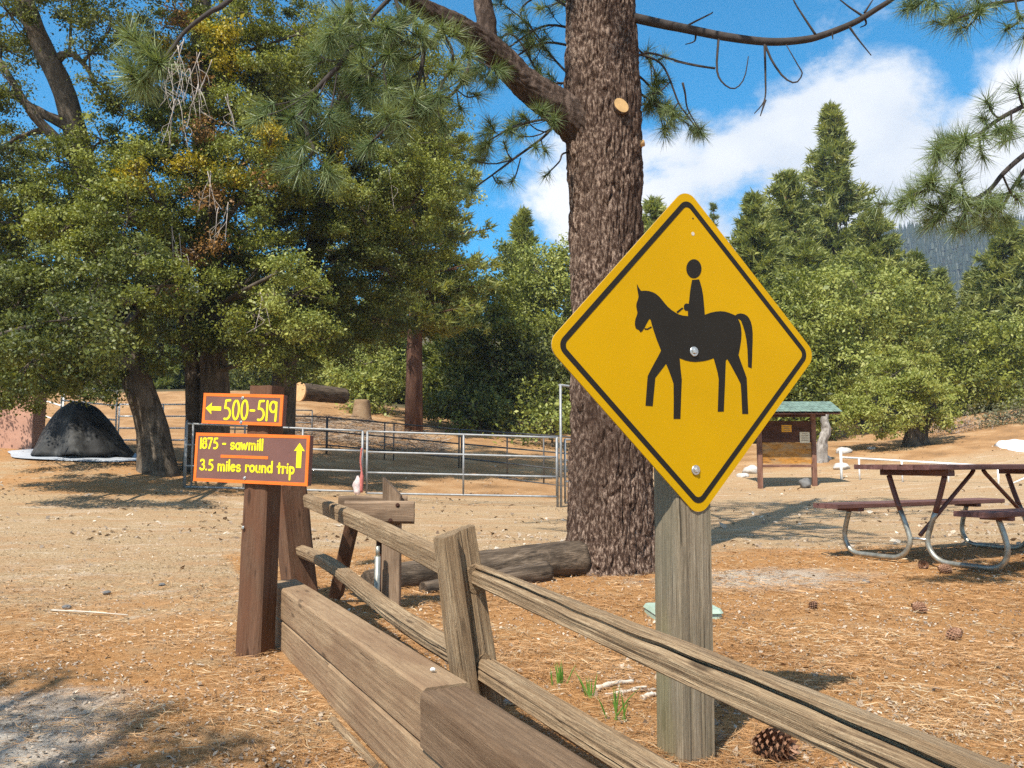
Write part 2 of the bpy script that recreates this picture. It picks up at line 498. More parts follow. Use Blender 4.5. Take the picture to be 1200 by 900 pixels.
def beam(name, p0, p1, w, h, mat, parent=None, roll=0.0, nx=20, per=3, irr=0.004, bev=0.012, seed=0, taper=(1, 1), twist=0.0,
         bow=None, up=(0, 0, 1), slant=(0, 0), slant_y=(0, 0), cracks=0, profile=None):
    """A timber along local X with a knocked-about cross-section."""
    rnd = random.Random(seed)
    mx = frame(p0, p1, roll, up)
    L = (Vector(p1) - Vector(p0)).length
    b = bev
    cs = []
    a, c = w / 2, h / 2
    corners = [(-a, -c), (a, -c), (a, c), (-a, c)]
    for i in range(4):
        x0, y0 = corners[i]
        x1, y1 = corners[(i + 1) % 4]
        dx, dy = x1 - x0, y1 - y0
        ln = math.hypot(dx, dy)
        for k in range(per + 1):
            t = b / ln + (1 - 2 * b / ln) * k / per
            cs.append((x0 + dx * t, y0 + dy * t))
    if profile:
        prof0 = profile(0.5) if callable(profile) else profile
        kk = [max(1, int(math.hypot(prof0[i][0] - prof0[i - 1][0], prof0[i][1] - prof0[i - 1][1]) / 0.008)) for i in range(len(prof0))]

        def section(pf):
            out_ = []
            for i in range(len(pf)):
                (x0, y0), (x1, y1) = pf[i - 1], pf[i]
                out_ += [(x0 + (x1 - x0) * q / kk[i], y0 + (y1 - y0) * q / kk[i]) for q in range(kk[i])]
            return out_
        cs = section(prof0)
    offs = [rnd.uniform(-irr, irr) for _ in cs]
    cuts = [(rnd.randrange(len(cs)), rnd.uniform(0, .7), rnd.uniform(.2, .6), rnd.uniform(.5, 1)) for _ in range(cracks)]
    rings = []
    for i in range(nx + 1):
        t = i / nx
        if callable(profile):
            cs = section(profile(t))
        s = taper[0] + (taper[1] - taper[0]) * t
        tw = twist * t
        by, bz = bow(t) if bow else (0, 0)
        ring = []
        for j, (y, z) in enumerate(cs):
            n = noise.noise((t * L * 4.0 + seed * 7.1, j * 0.9, seed * 1.7)) * irr * 1.3 + offs[j]
            if i in (0, nx):
                n += rnd.uniform(-irr, irr) * 0.5
            for cj, c0_, cl_, cd_ in cuts:
                if cj == j and c0_ < t < c0_ + cl_:
                    n -= cd_ * irr * 4 * math.sin(math.pi * (t - c0_) / cl_) ** .5
            ln = math.hypot(y, z)
            k = s * (1 + n / ln)
            yy, zz = y * k, z * k
            yy, zz = yy * math.cos(tw) - zz * math.sin(tw), yy * math.sin(tw) + zz * math.cos(tw)
            x = t * L
            sl = slant[0] * (1 - t) + slant[1] * t
            if i in (0, nx):
                x += zz / c * (slant[0] if i == 0 else slant[1]) + yy / a * (slant_y[0] if i == 0 else slant_y[1]) + rnd.uniform(-irr, irr) * 0.6
            ring.append((x, yy + by, zz + bz))
        rings.append(ring)
    mb = MB()
    mb.grid(rings, True, True, False)
    return mb.build(name, mat, parent, mx)


def bolt(name, p, n, r, mat, parent, washer=True):
    """Washer and domed hex head."""
    n = Vector(n).normalized()
    u = n.orthogonal().normalized()
    w = n.cross(u)
    p = Vector(p)

    def ring(rr, h, k=14):
        return [p + (u * math.cos(2 * math.pi * j / k) + w * math.sin(2 * math.pi * j / k)) * rr + n * h for j in range(k)]
    mb = MB()
    mb.grid([ring(r, -0.001), ring(r, 0.002), ring(r * 0.9, 0.003)])
    mb.grid([ring(r * 0.55, 0.002, 6), ring(r * 0.55, 0.007, 6), ring(r * 0.4, 0.0085, 6)], sm=False)
    return mb.build(name, mat, parent)


# ------------------------------------------------------------------ terrain
TY = np.array([-60, 0, 6, 10, 14, 17.2, 20, 24, 30, 34, 40, 60, 120, 250, 420.])
TU = np.array([-1.6, -0.6, -0.45, -0.38, -0.3, -0.17, -0.05, 0.06, 0.2, 0.32, 0.45, 0.6, 1.6])
TZ = np.array([
    [0] * 13, [0] * 13, [0] * 13,
    [.05, .05, .05, .04, .03, .02, 0, 0, .02, .03, .05, .07, .1],
    [.30, .25, .20, .16, .12, .07, .02, 0, .02, .05, .09, .13, .2],
    [.68, .62, .56, .38, .29, .17, .07, .01, .04, .09, .14, .2, .3],
    [1.25, 1.2, 1.14, .75, .5, .33, .2, .1, .08, .14, .2, .3, .5],
    [1.6, 1.5, 1.4, 1.2, .98, .75, .5, .35, .2, .2, .32, .6, .9],
    [2.4, 2.3, 2.2, 2.15, 2.05, 1.75, 1.25, .95, .8, 1.05, 1.25, 1.9, 2.4],
    [3, 3, 3, 2.95, 2.9, 2.5, 1.9, 1.6, 1.4, 1.6, 1.75, 2.7, 3.2],
    [4, 4, 4.1, 4.2, 4.2, 3.5, 2.7, 2.2, 2, 2.1, 2.4, 3.6, 4],
    [6, 6, 6, 6, 6, 5.5, 5, 4.5, 4, 4, 4.5, 5.5, 6],
    [14] * 13, [38] * 13, [70] * 13])

WALL_A = Vector((-1.42, 5.1, 0))
WALL_D = Vector((1.15, -2.39, 0)).normalized()
WALL_N = Vector((2.39, 1.15, 0)).normalized()    # towards the fence side
LOW = -0.10


def terrain(X, Y):
    """Ground height at arrays X, Y (no small bumps)."""
    X = np.asarray(X, float)
    Y = np.asarray(Y, float)

    def tab(X, Y):
        U = X / np.maximum(Y, 6)
        yi = np.clip(np.searchsorted(TY, Y) - 1, 0, len(TY) - 2)
        ui = np.clip(np.searchsorted(TU, U) - 1, 0, len(TU) - 2)
        fy = np.clip((Y - TY[yi]) / (TY[yi + 1] - TY[yi]), 0, 1)
        fu = np.clip((U - TU[ui]) / (TU[ui + 1] - TU[ui]), 0, 1)
        fu = fu * fu * (3 - 2 * fu)
        return (TZ[yi, ui] * (1 - fy) * (1 - fu) + TZ[yi + 1, ui] * fy * (1 - fu) + TZ[yi, ui + 1] * (1 - fy) * fu + TZ[yi + 1, ui + 1] * fy * fu)
    k = np.clip(Y / 16, 0.02, 2.5)
    z = (tab(X, Y) * 2 + tab(X, Y + k) + tab(X, Y - k) + tab(X + k, Y) + tab(X - k, Y)) / 6
    # the lower ground on the near side of the timber wall
    s = (X - WALL_A.x) * WALL_N.x + (Y - WALL_A.y) * WALL_N.y
    beyond = np.clip(-((X - WALL_A.x) * WALL_D.x + (Y - WALL_A.y) * WALL_D.y), 0, None)
    wd = 0.045 + beyond * 0.7
    c = 0.080 - beyond * 0.15
    t = np.clip((s - (c - wd)) / (2 * wd), 0, 1)
    t = t * t * (3 - 2 * t)
    fade = np.clip((11 - Y) / 5, 0, 1)
    fade = fade * fade * (3 - 2 * fade)
    inner = 0.05 * np.exp(-np.clip(s - 0.15, 0, None) / 0.35) * (s > 0.1) * np.clip(1 - beyond, 0, 1)
    z = z + 0.06 * np.exp(-(((X - 4.0) / 1.6) ** 2 + ((Y - 7.6) / 1.6) ** 2))
    return z + LOW * (1 - t) * fade + inner * fade


def Z(x, y):
    return float(terrain(np.array([x]), np.array([y]))[0])


def ground_at(px, py):
    """Where the photo pixel's ray meets the ground."""
    d = ray_dir(px, py)
    lo = None
    y = 1.0
    while y < 300:
        t = y / d.y
        if EYE + d.z * t < Z(d.x * t, y):
            break
        lo = y
        y *= 1.02
    a, b = lo or 1.0, y
    for _ in range(20):
        m = (a + b) / 2
        t = m / d.y
        if EYE + d.z * t < Z(d.x * t, m):
            b = m
        else:
            a = m
    t = a / d.y
    x = d.x * t
    return Vector((x, a, Z(x, a)))


def foot(px, Y, py=560):
    """Ground point at distance Y under picture column px."""
    x = at(px, py, Y).x
    return Vector((x, Y, Z(x, Y)))


def axis(lo, hi, fine_lo, fine_hi, step, growth):
    c = list(np.arange(fine_lo, fine_hi + 1e-6, step))
    s = step
    v = fine_hi
    while v < hi:
        s *= growth
        v += s
        c.append(v)
    s = step
    v = fine_lo
    pre = []
    while v > lo:
        s *= growth
        v -= s
        pre.append(v)
    return np.array(pre[::-1] + c)


gx = axis(-420, 420, -4.0, 5.5, 0.045, 1.06)
gy = axis(-40, 410, 1.2, 9.5, 0.045, 1.05)
GX, GY = np.meshgrid(gx, gy)
GZ = terrain(GX, GY)
flat = np.stack([GX.ravel(), GY.ravel()], 1)


def rough(x, y):
    return (noise.noise((x * 0.9, y * 0.9, 0)) * 0.016 + noise.noise((x * 3.1, y * 3.1, 5)) * 0.011 + noise.noise((x * 9, y * 9, 9)) * 0.007 + abs(noise.noise((x * 5.3, y * 5.3, 19))) * 0.012)


def sstep(v, a, b):
    t = np.clip((v - a) / (b - a), 0, 1)
    return t * t * (3 - 2 * t)


bumps = np.array([rough(x, y) + (noise.noise((x * 0.35, y * 0.35, 3)) * 0.10 if y > 13 else 0) * min(1.0, max(0.0, (y - 13) / 8)) for x, y in flat])
GZ = GZ.ravel() + bumps


def soil(X, Y):
    """Which soil lies where: needle litter, pale grey dirt, red bank earth (0..1 each)."""
    U = X / np.maximum(Y, 1)
    s = (X - WALL_A.x) * WALL_N.x + (Y - WALL_A.y) * WALL_N.y
    right = sstep(s, 0.05, 0.3)
    litter = right * (1 - sstep(Y, 7.0, 10.5) * 0.85)
    litter = np.maximum(litter, (1 - right) * 0.62 * (1 - sstep(Y, 5.0, 9.0)))
    litter = np.maximum(litter, sstep(Y, 14.0, 15.5) * (1 - sstep(Y, 20, 26)) * sstep(-U, 0.0, 0.28) * 0.5)
    pale = (1 - right) * (1 - sstep(Y, 3.2, 4.8)) * sstep(-X, 1.0, 1.9) * 0.9
    pale = np.maximum(pale, 0.85 * np.exp(-(((X - 1.9) / 1.1) ** 2 + ((Y - 6.9) / 0.8) ** 2)) * right)
    bank = sstep(Y, 25, 30) * (0.55 + 0.45 * sstep(np.abs(U + 0.08), 0.0, 0.2)) * (1 - sstep(Y, 60, 90) * 0.7)
    bank = np.maximum(bank, 0.85 * sstep(Y, 17.5, 20) * sstep(-U, -0.2, -0.05))
    bank = np.maximum(bank, 0.25 * sstep(Y, 12, 24) * sstep(U, 0.3, 0.5))
    duff = sstep(Y, 38, 50)
    return litter, pale, bank, duff


nxg, nyg = len(gx), len(gy)
idx = np.arange(nxg * nyg).reshape(nyg, nxg)
quads = np.stack([idx[:-1, :-1], idx[:-1, 1:], idx[1:, 1:], idx[1:, :-1]], -1).reshape(-1, 4)
gme = mesh_np('ground', np.column_stack([GX.ravel(), GY.ravel(), GZ]), quads.ravel(), np.arange(len(quads)) * 4, True)
for nm, arr in zip(('litter', 'pale', 'bank', 'duff'), soil(GX.ravel(), GY.ravel())):
    at_ = gme.attributes.new(nm, 'FLOAT', 'POINT')
    at_.data.foreach_set('value', np.ascontiguousarray(arr, dtype=np.float32))

m, nt, b, o = new_mat('ground_soil')
c = nd(nt, 'ShaderNodeTexCoord').outputs['Object']
big = noise_tex(nt, c, 0.9, 5, 0.6)
midn = noise_tex(nt, c, 5.0, 6, 0.65)
fine = noise_tex(nt, c, 42.0, 6, 0.7)
grit = noise_tex(nt, c, 160.0, 3, 0.7)
fib1 = noise_tex(nt, mapped(nt, c, (48, 210, 90)), 1.0, 4, 0.7, 0.8)
fib2 = noise_tex(nt, mapped(nt, c, (210, 52, 90)), 1.0, 4, 0.7, 0.8)
streak = noise_tex(nt, mapped(nt, c, (0.7, 2.2, 1)), 1.1, 8, 0.72)
mixf = mth(nt, 'ADD', mth(nt, 'MULTIPLY', fine, 0.5), mth(nt, 'MULTIPLY', grit, 0.5))
sand = ramp(nt, mixf, [(0.40, (0.16, 0.10, 0.045)), (0.47, (0.345, 0.236, 0.126)), (0.53, (0.445, 0.31, 0.176)), (0.61, (0.66, 0.515, 0.355))])
sand = mixc(nt, mth(nt, 'MULTIPLY', smooth(nt, streak, 0.40, 0.66), 0.65), sand, (0.38, 0.215, 0.105))
streak2 = noise_tex(nt, mapped(nt, c, (0.7, 1.9, 1)), 1.6, 8, 0.72)
sand = mixc(nt, mth(nt, 'MULTIPLY', smooth(nt, streak2, 0.52, 0.66), mth(nt, 'MULTIPLY', smooth(nt, mixf, 0.42, 0.52), 0.6)), sand, (0.62, 0.52, 0.40))
fib = mth(nt, 'MAXIMUM', fib1, fib2)
lit = ramp(nt, mth(nt, 'ADD', mth(nt, 'MULTIPLY', fib, 0.75), mth(nt, 'MULTIPLY', grit, 0.25)), [(0.44, (0.19, 0.085, 0.032)), (0.52, (0.40, 0.195, 0.07)), (0.59, (0.54, 0.30, 0.125)), (0.68, (0.64, 0.46, 0.27))])
lit = mixc(nt, mth(nt, 'MULTIPLY', smooth(nt, midn, 0.5, 0.72), 0.6), lit, sand)
palec = ramp(nt, mixf, [(0.35, (0.34, 0.30, 0.24)), (0.5, (0.50, 0.46, 0.39)), (0.65, (0.66, 0.62, 0.55))])
bankc = ramp(nt, mth(nt, 'ADD', mth(nt, 'MULTIPLY', fine, 0.4), mth(nt, 'MULTIPLY', big, 0.6)), [(0.35, (0.20, 0.115, 0.055)), (0.5, (0.36, 0.20, 0.09)), (0.62, (0.45, 0.30, 0.165))])


def attr(nm):
    return nd(nt, 'ShaderNodeAttribute', attribute_name=nm).outputs['Fac']


def edge(a, k=0.75):
    v = mth(nt, 'ADD', a, mth(nt, 'MULTIPLY', mth(nt, 'SUBTRACT', mth(nt, 'ADD', mth(nt, 'MULTIPLY', big, 0.5), mth(nt, 'MULTIPLY', midn, 0.5)), 0.5), k * 2.4))
    return smooth(nt, v, 0.33, 0.67)


col = mixc(nt, edge(attr('bank'), 0.4), sand, bankc)
col = mixc(nt, edge(attr('litter')), col, lit)
col = mixc(nt, edge(attr('duff'), 0.3), col, ramp(nt, fine, [(0.35, (0.05, 0.042, 0.022)), (0.65, (0.15, 0.12, 0.06))]))
col = mixc(nt, mth(nt, 'MULTIPLY', edge(attr('pale')), attr('pale')), col, palec)
put(nt, col, b.inputs['Base Color'])
b.inputs['Roughness'].default_value = 0.97
b.inputs['Specular IOR Level'].default_value = 0.1
h = mth(nt, 'ADD', mth(nt, 'MULTIPLY', mixf, 0.7), mth(nt, 'MULTIPLY', fib, 0.6))
bump(nt, b, h, 0.9, 0.02)
ground = link('ground', gme, m)
tag(ground, kind='structure')

# ------------------------------------------------------------------ horse crossing sign on its post
SC = Vector((0.5857, 2.7451, 1.307))
TH = 0.4542
SX = Vector((math.cos(TH), math.sin(TH), 0))
SN = Vector((math.sin(TH), -math.cos(TH), 0))
ROLL = 0.026
su = SX * math.cos(ROLL) + Vector((0, 0, 1)) * math.sin(ROLL)
sv = -SX * math.sin(ROLL) + Vector((0, 0, 1)) * math.cos(ROLL)
SMX = Matrix((su, sv, SN)).transposed().to_4x4()
SMX.translation = SC                                      # local x right, y up, z out of the face


def plane_uv(px, py, mx):
    d = ray_dir(px, py)
    n = mx.col[2].to_3d()
    o = Vector((0, 0, EYE))
    t = (mx.translation - o).dot(n) / d.dot(n)
    q = mx.inverted() @ (o + d * t)
    return (q.x, q.y)


def slab(mb, poly, z0, z1):
    """A flat outline given thickness: front face, back face and rim."""
    P = [Vector((x, y, 0)) for x, y in poly]
    area = sum(P[i].x * P[(i + 1) % len(P)].y - P[(i + 1) % len(P)].x * P[i].y for i in range(len(P)))
    if area < 0:
        P = P[::-1]
    n = len(P)
    tri = tessellate_polygon([P])
    F = []
    for t in tri:
        a, b_, c_ = (P[i] for i in t)
        ccw = (b_ - a).cross(c_ - a).z > 0
        t = tuple(t) if ccw else tuple(reversed(t))
        F.append(t)
        F.append(tuple(i + n for i in reversed(t)))
    for i in range(n):
        j = (i + 1) % n
        F.append((i + n, j + n, j, i))
    mb.add([(p.x, p.y, z1) for p in P] + [(p.x, p.y, z0) for p in P], F)


def rounded_diamond(half, r, k=8):
    """Square of half-diagonal `half` standing on a corner, corners rounded by radius r."""
    out = []
    c = half - r * math.sqrt(2)
    for i in range(4):
        a = math.pi / 2 * i
        for j in range(k + 1):
            t = a - math.pi / 4 + math.pi / 2 * j / k
            out.append((c * math.cos(a) + r * math.cos(t), c * math.sin(a) + r * math.sin(t)))
    return out


def ring_slab(mb, outer, inner, z0, z1):
    n = len(outer)
    V = [(x, y, z1) for x, y in outer] + [(x, y, z1) for x, y in inner] + [(x, y, z0) for x, y in outer] + [(x, y, z0) for x, y in inner]
    F = []
    for i in range(n):
        j = (i + 1) % n
        F += [(i, j, n + j, n + i), (i, 2 * n + i, 2 * n + j, j), (n + i, n + j, 3 * n + j, 3 * n + i)]
    mb.add(V, F)


root = thing('horse_crossing_sign', 'yellow diamond sign with black horse and rider on a grey wooden post', 'road sign', (0.62, 2.86, 0))
HD = 0.5389
mb = MB()
slab(mb, rounded_diamond(HD, 0.048), -0.0035, 0)
panel = mb.build('sign_panel', M['yellow'], root, SMX)
mb = MB()
slab(mb, rounded_diamond(HD + 0.0012, 0.0485), -0.0045, -0.0038)
mb.build('panel_back', M['alu'], root, SMX)
mb = MB()
ring_slab(mb, rounded_diamond(HD - 0.033, 0.034), rounded_diamond(HD - 0.058, 0.020), 0.0001, 0.0009)
mb.build('border_line', M['black'], panel, SMX)


def crop_uv(pts):
    return [plane_uv(730 + x / 4.286, 290 + y / 4.286, SMX) for x, y in pts]


def spline(pts, n):
    P = [Vector((x, y, 0)) for x, y in pts]
    return [(p.x, p.y) for p in resample(P, n)]


mb = MB()
horse = [(70, 183), (78, 200), (90, 218), (112, 217), (130, 219), (150, 225), (165, 233), (182, 247), (195, 262), (210, 281), (225, 298), (245, 315), (265, 328), (282, 337),
         (300, 342), (326, 345), (368, 346), (411, 338), (438, 328), (465, 322), (490, 320), (512, 322), (532, 328), (550, 335), (565, 342), (574, 352), (582, 368),
         (589, 385), (593, 405), (595, 430), (594, 455), (591, 480), (587, 505), (580, 540), (590, 570), (601, 600), (613, 632), (621, 656), (623, 700), (625, 750), (629, 836), (599, 836), (597, 790),
         (595, 740), (591, 686), (576, 655), (558, 622), (540, 588), (523, 560), (516, 568), (514, 620), (512, 680), (509, 750), (506, 824), (476, 825), (478, 760), (481, 663), (475, 628), (467, 598),
         (455, 556), (430, 565), (410, 570), (388, 573), (362, 575), (338, 573), (312, 567), (284, 556), (289, 612), (295, 662), (292, 740), (290, 800), (288, 861), (254, 861), (255, 780), (254, 685),
         (244, 655), (232, 622), (216, 584), (202, 603), (186, 624), (162, 655), (157, 710), (153, 750), (149, 797), (113, 795), (117, 740), (120, 700), (124, 646), (138, 618), (156, 584),
         (175, 550), (191, 518), (182, 495), (172, 470), (163, 445), (155, 420), (148, 398), (143, 380), (139, 364), (133, 358), (127, 367), (118, 383), (107, 405), (97, 420), (88, 427), (80, 415), (70, 411), (64, 405),
         (60, 390), (60, 375), (63, 358), (69, 343), (73, 328), (70, 314), (67, 298), (67, 286), (70, 274), (75, 262), (78, 248), (76, 232), (72, 210)]
slab(mb, crop_uv(horse), 0.0001, 0.0008)
tail = [(563, 342), (575, 334), (590, 331), (610, 335), (624, 344), (635, 358), (643, 377), (648, 398), (651, 430), (651, 470), (649, 520), (648, 560), (646, 607), (628, 600), (627, 560), (625, 510), (620, 465), (612, 425), (603, 395), (592, 366), (577, 357), (570, 352)]
slab(mb, crop_uv(tail), 0.0001, 0.00078)
mb.build('horse_symbol', M['black'], panel, SMX)
mb = MB()
rider = [(327, 352), (326, 318), (314, 318), (306, 310), (306, 293), (310, 285), (318, 281), (330, 283), (333, 262), (335, 240), (338, 215), (342, 190), (347, 163), (382, 160), (390, 184), (396, 206), (402, 240), (405, 272), (408, 305), (411, 345), (370, 350)]
slab(mb, crop_uv(rider), 0.0001, 0.00084)
mb.build('rider_symbol', M['black'], panel, SMX)
mb = MB()
slab(mb, crop_uv([(356 + 38 * math.cos(2 * math.pi * i / 36), 107 + 48 * math.sin(2 * math.pi * i / 36)) for i in range(36)]), 0.0001, 0.0008)
mb.build('rider_head', M['black'], panel, SMX)
mb = MB()
slab(mb, crop_uv([(268, 323), (297, 301), (303, 306), (275, 330)]), 0.0001, 0.00076)
mb.build('rein', M['black'], panel, SMX)
mb = MB()
slab(mb, crop_uv([(108, 405), (122, 407), (141, 396), (145, 402), (124, 414), (109, 413)]), 0.0001, 0.00076)
mb.build('rein', M['black'], panel, SMX)
for px, py, r in ((813, 412, 0.0165), (815, 551, 0.0165)):
    u, v = plane_uv(px, py, SMX)
    bolt('bolt', SMX @ Vector((u, v, 0.001)), SN, r, M['bolt'], root)
for px, py in ((812, 274), (812, 256)):
    u, v = plane_uv(px, py, SMX)
    r = 0.0065 if py > 260 else 0.003
    mb = MB()
    slab(mb, [(u + r * math.cos(2 * math.pi * i / 14), v + r * math.sin(2 * math.pi * i / 14)) for i in range(14)], 0.0001, 0.0006)
    mb.build('bolt_hole', M['dead_wood'] if r > .005 else M['black'], panel, SMX)
# the post stands just behind the panel
pw = 0.137
pc = SC + SX * -0.0 - SN * (pw / 2 + 0.006)
beam('post', (pc.x, pc.y, -0.3), (pc.x + 0.003, pc.y, 1.62), pw, pw, M['post_wood'], root, roll=TH, nx=60, per=14, irr=0.0014, bev=0.008, seed=3, up=(0, 1, 0), cracks=9)

# ------------------------------------------------------------------ routed trail sign, hand lettered


def arc(cx, cy, rx, ry, a0, a1, n=14):
    return [(cx + rx * math.cos(R(a0 + (a1 - a0) * i / n)), cy + ry * math.sin(R(a0 + (a1 - a0) * i / n))) for i in range(n + 1)]


def full(cx, cy, rx, ry):
    return arc(cx, cy, rx, ry, 90, 450, 22)


GLYPH = {
    '0': (0.42, [full(.21, .5, .19, .5)]), '1': (0.08, [[(.04, 1), (.04, 0)]]),
    '3': (0.42, [arc(.18, .76, .18, .24, 150, -80), arc(.18, .26, .22, .26, 85, -150)]),
    '5': (0.44, [[(.38, 1), (.12, .98), (.08, .58)], arc(.16, .29, .26, .30, 108, -110)]),
    '7': (0.42, [[(.0, 1), (.40, 1), (.30, .7), (.14, 0)]]), '8': (0.42, [full(.21, .77, .16, .23), full(.21, .27, .2, .27)]),
    '9': (0.42, [full(.20, .72, .19, .27), [(.39, .95), (.40, .5), (.38, 0)]]), '-': (0.34, [[(.04, .5), (.28, .5)]]), '.': (0.12, [[(.04, .03), (.06, .03)]]),
    ' ': (0.22, []), 'a': (0.42, [full(.2, .3, .18, .3), [(.39, .6), (.4, 0)]]), 'd': (0.44, [full(.2, .3, .18, .3), [(.4, 1.05), (.4, 0)]]),
    'e': (0.40, [[(.04, .33), (.36, .36)], arc(.2, .3, .18, .3, 12, 318, 18)]), 'i': (0.1, [[(.05, .6), (.05, 0)], [(.05, .84), (.055, .87)]]),
    'l': (0.1, [[(.05, 1.05), (.05, 0)]]),
    'm': (0.68, [[(.05, .62), (.05, 0)], arc(.2, .38, .14, .22, 170, 0) + [(.34, 0)], arc(.48, .38, .14, .22, 170, 0) + [(.62, 0)]]),
    'n': (0.42, [[(.05, .62), (.05, 0)], arc(.21, .36, .16, .24, 170, 0) + [(.37, 0)]]), 'o': (0.42, [full(.21, .3, .19, .3)]),
    'p': (0.44, [full(.22, .3, .18, .3), [(.05, .64), (.05, -.6)]]), 'r': (0.30, [[(.05, .62), (.05, 0)], arc(.2, .36, .15, .24, 170, 50)]),
    's': (0.38, [arc(.19, .45, .15, .15, 35, 265) + arc(.19, .15, .16, .155, 88, -150)]),
    't': (0.32, [[(.16, .95), (.16, 0)], [(.0, .62), (.32, .62)]]), 'u': (0.42, [[(.05, .62), (.05, .2)] + arc(.21, .22, .16, .22, 180, 360) + [(.37, .62), (.38, 0)]]),
    'w': (0.6, [[(.0, .62), (.13, 0), (.28, .5), (.42, 0), (.57, .62)]]),
}


def stroke(mb, pts, w, z0, z1):
    """A round-ended painted stroke as one slab per segment plus round joints."""
    for i in range(len(pts) - 1):
        (x0, y0), (x1, y1) = pts[i], pts[i + 1]
        ln = math.hypot(x1 - x0, y1 - y0)
        if ln < 1e-6:
            continue
        nx_, ny_ = -(y1 - y0) / ln * w / 2, (x1 - x0) / ln * w / 2
        a = math.atan2(ny_, nx_)
        k = 5
        poly = [(x0 + w / 2 * math.cos(a + math.pi * j / k), y0 + w / 2 * math.sin(a + math.pi * j / k)) for j in range(k + 1)]
        poly += [(x1 + w / 2 * math.cos(a + math.pi + math.pi * j / k), y1 + w / 2 * math.sin(a + math.pi + math.pi * j / k)) for j in range(k + 1)]
        dz = 0.00004 * (i % 3)
        n = len(poly)
        mb.add([(x, y, z1 + dz) for x, y in poly] + [(x, y, z0) for x, y in poly],
               [tuple(range(n))] + [(q + n, (q + 1) % n + n, (q + 1) % n, q) for q in range(n)])


def lettering(name, text, x0, x1, ybase, cap, w, mat, parent, mx, slope=0.0):
    total = sum(GLYPH[ch][0] for ch in text) + 0.13 * (len(text) - 1)
    sx = (x1 - x0) / total
    x = x0
    rnd = random.Random(len(text))
    for ch in text:
        adv, strokes = GLYPH[ch]
        mb = MB()
        dy = rnd.uniform(-.02, .02) * cap
        for st in strokes:
            stroke(mb, [(x + px * sx, ybase + dy + slope * (x - x0) + py * cap) for px, py in st], w, 0.0002, 0.0015)
        if strokes:
            mb.build(name, mat, parent, mx)
        x += (adv + 0.13) * sx


TP = ground_at(298, 767)
YAW = math.atan2(-0.31, 0.95)        # direction of the board face
bx = Vector((0.95, -0.31, 0)).normalized()
bn = Vector((-0.31, -0.95, 0)).normalized()
root = thing('trail_sign', 'brown square post carrying two orange edged boards with yellow hand lettering', 'trail sign', TP)
psz = 0.148
topz = at(300, 453, TP.y).z
lean = Vector((0.006, 0, 0))
post = beam('post', (TP.x, TP.y, TP.z - 0.3), (TP.x + 0.035, TP.y, topz), psz, psz, M['brown_post'], root, roll=0, nx=36, per=4, irr=0.0035, bev=0.01, seed=8, up=tuple(-bn), taper=(1.06, 0.95))


def board(name, px0, py0, px1, py1, pxm_l, mat_text):
    """Board hung on the post's front; picture corners give its place on the face plane."""
    o = Vector((TP.x, TP.y, 0)) + bn * (psz / 2 + 0.012)
    up = Vector((0, 0, 1))
    mx = Matrix((bx, up, bn)).transposed().to_4x4()
    mx.translation = o + Vector((0, 0, 1.0))
    c = [plane_uv(*q, mx) for q in ((px0, py0), (px1, py0 + pxm_l), (px1, py1 + pxm_l), (px0, py1))]
    cx, cy = sum(q[0] for q in c) / 4, sum(q[1] for q in c) / 4
    w = ((c[1][0] - c[0][0]) + (c[2][0] - c[3][0])) / 2
    hgt = ((c[0][1] - c[3][1]) + (c[1][1] - c[2][1])) / 2
    roll = math.atan2((c[1][1] - c[0][1] + c[2][1] - c[3][1]) / 2, w)
    m2 = mx @ Matrix.Translation((cx, cy, 0)) @ Matrix.Rotation(roll, 4, 'Z')
    mb = MB()
    a, b_ = w / 2, hgt / 2
    slab(mb, [(-a, -b_), (a, -b_), (a, b_), (-a, b_)], -0.04, 0.0)
    bd = mb.build(name, M['board_brown'], root, m2)
    mb = MB()
    t = 0.016
    a2, b2 = a + 0.0015, b_ + 0.0015
    ring_slab(mb, [(-a2, -b2), (a2, -b2), (a2, b2), (-a2, b2)], [(-a + t, -b_ + t), (a - t, -b_ + t), (a - t, b_ - t), (-a + t, b_ - t)], -0.006, 0.0015)
    mb.build('orange_edge', M['orange'], bd, m2)
    return bd, m2, w, hgt


bd, m2, w, hg = board('number_board', 238, 460.5, 331, 496, 2.8, None)
bd['label'] = 'upper board reading 500-519 with an arrow to the left'


def fx(u):
    return (u - 0.5) * w


def fy(v):
    return (0.5 - v) * hg


lettering('letter', '500-519', fx(0.27), fx(0.93), fy(0.83), hg * 0.62, 0.0125, M['yellow_paint'], bd, m2)
mb = MB()
slab(mb, [(fx(.035), fy(.5)), (fx(.115), fy(.30)), (fx(.108), fy(.43)), (fx(.235), fy(.43)), (fx(.235), fy(.57)), (fx(.108), fy(.57)), (fx(.115), fy(.70))], 0.0002, 0.0014)
mb.build('arrow', M['yellow_paint'], bd, m2)
for v in (0.13, 0.93):
    bolt('bolt', m2 @ Vector((fx(0.5), fy(v), 0.001)), bn, 0.009, M['bolt'], bd)
bd, m2, w, hg = board('distance_board', 228.5, 506.5, 361.5, 564, 4.8, None)
bd['label'] = 'lower board reading 1875 - sawmill, 3.5 miles round trip, with an upward arrow'
lettering('letter', '1875 - sawmill', fx(0.045), fx(0.605), fy(0.315), hg * 0.205, 0.0106, M['yellow_paint'], bd, m2)
lettering('letter', '3.5 miles round trip', fx(0.055), fx(0.885), fy(0.765), hg * 0.205, 0.0106, M['yellow_paint'], bd, m2)
mb = MB()
slab(mb, [(fx(.235), fy(.44)), (fx(.655), fy(.44)), (fx(.655), fy(.50)), (fx(.235), fy(.50))], 0.0002, 0.0014)
mb.build('orange_bar', M['orange'], bd, m2)
mb = MB()
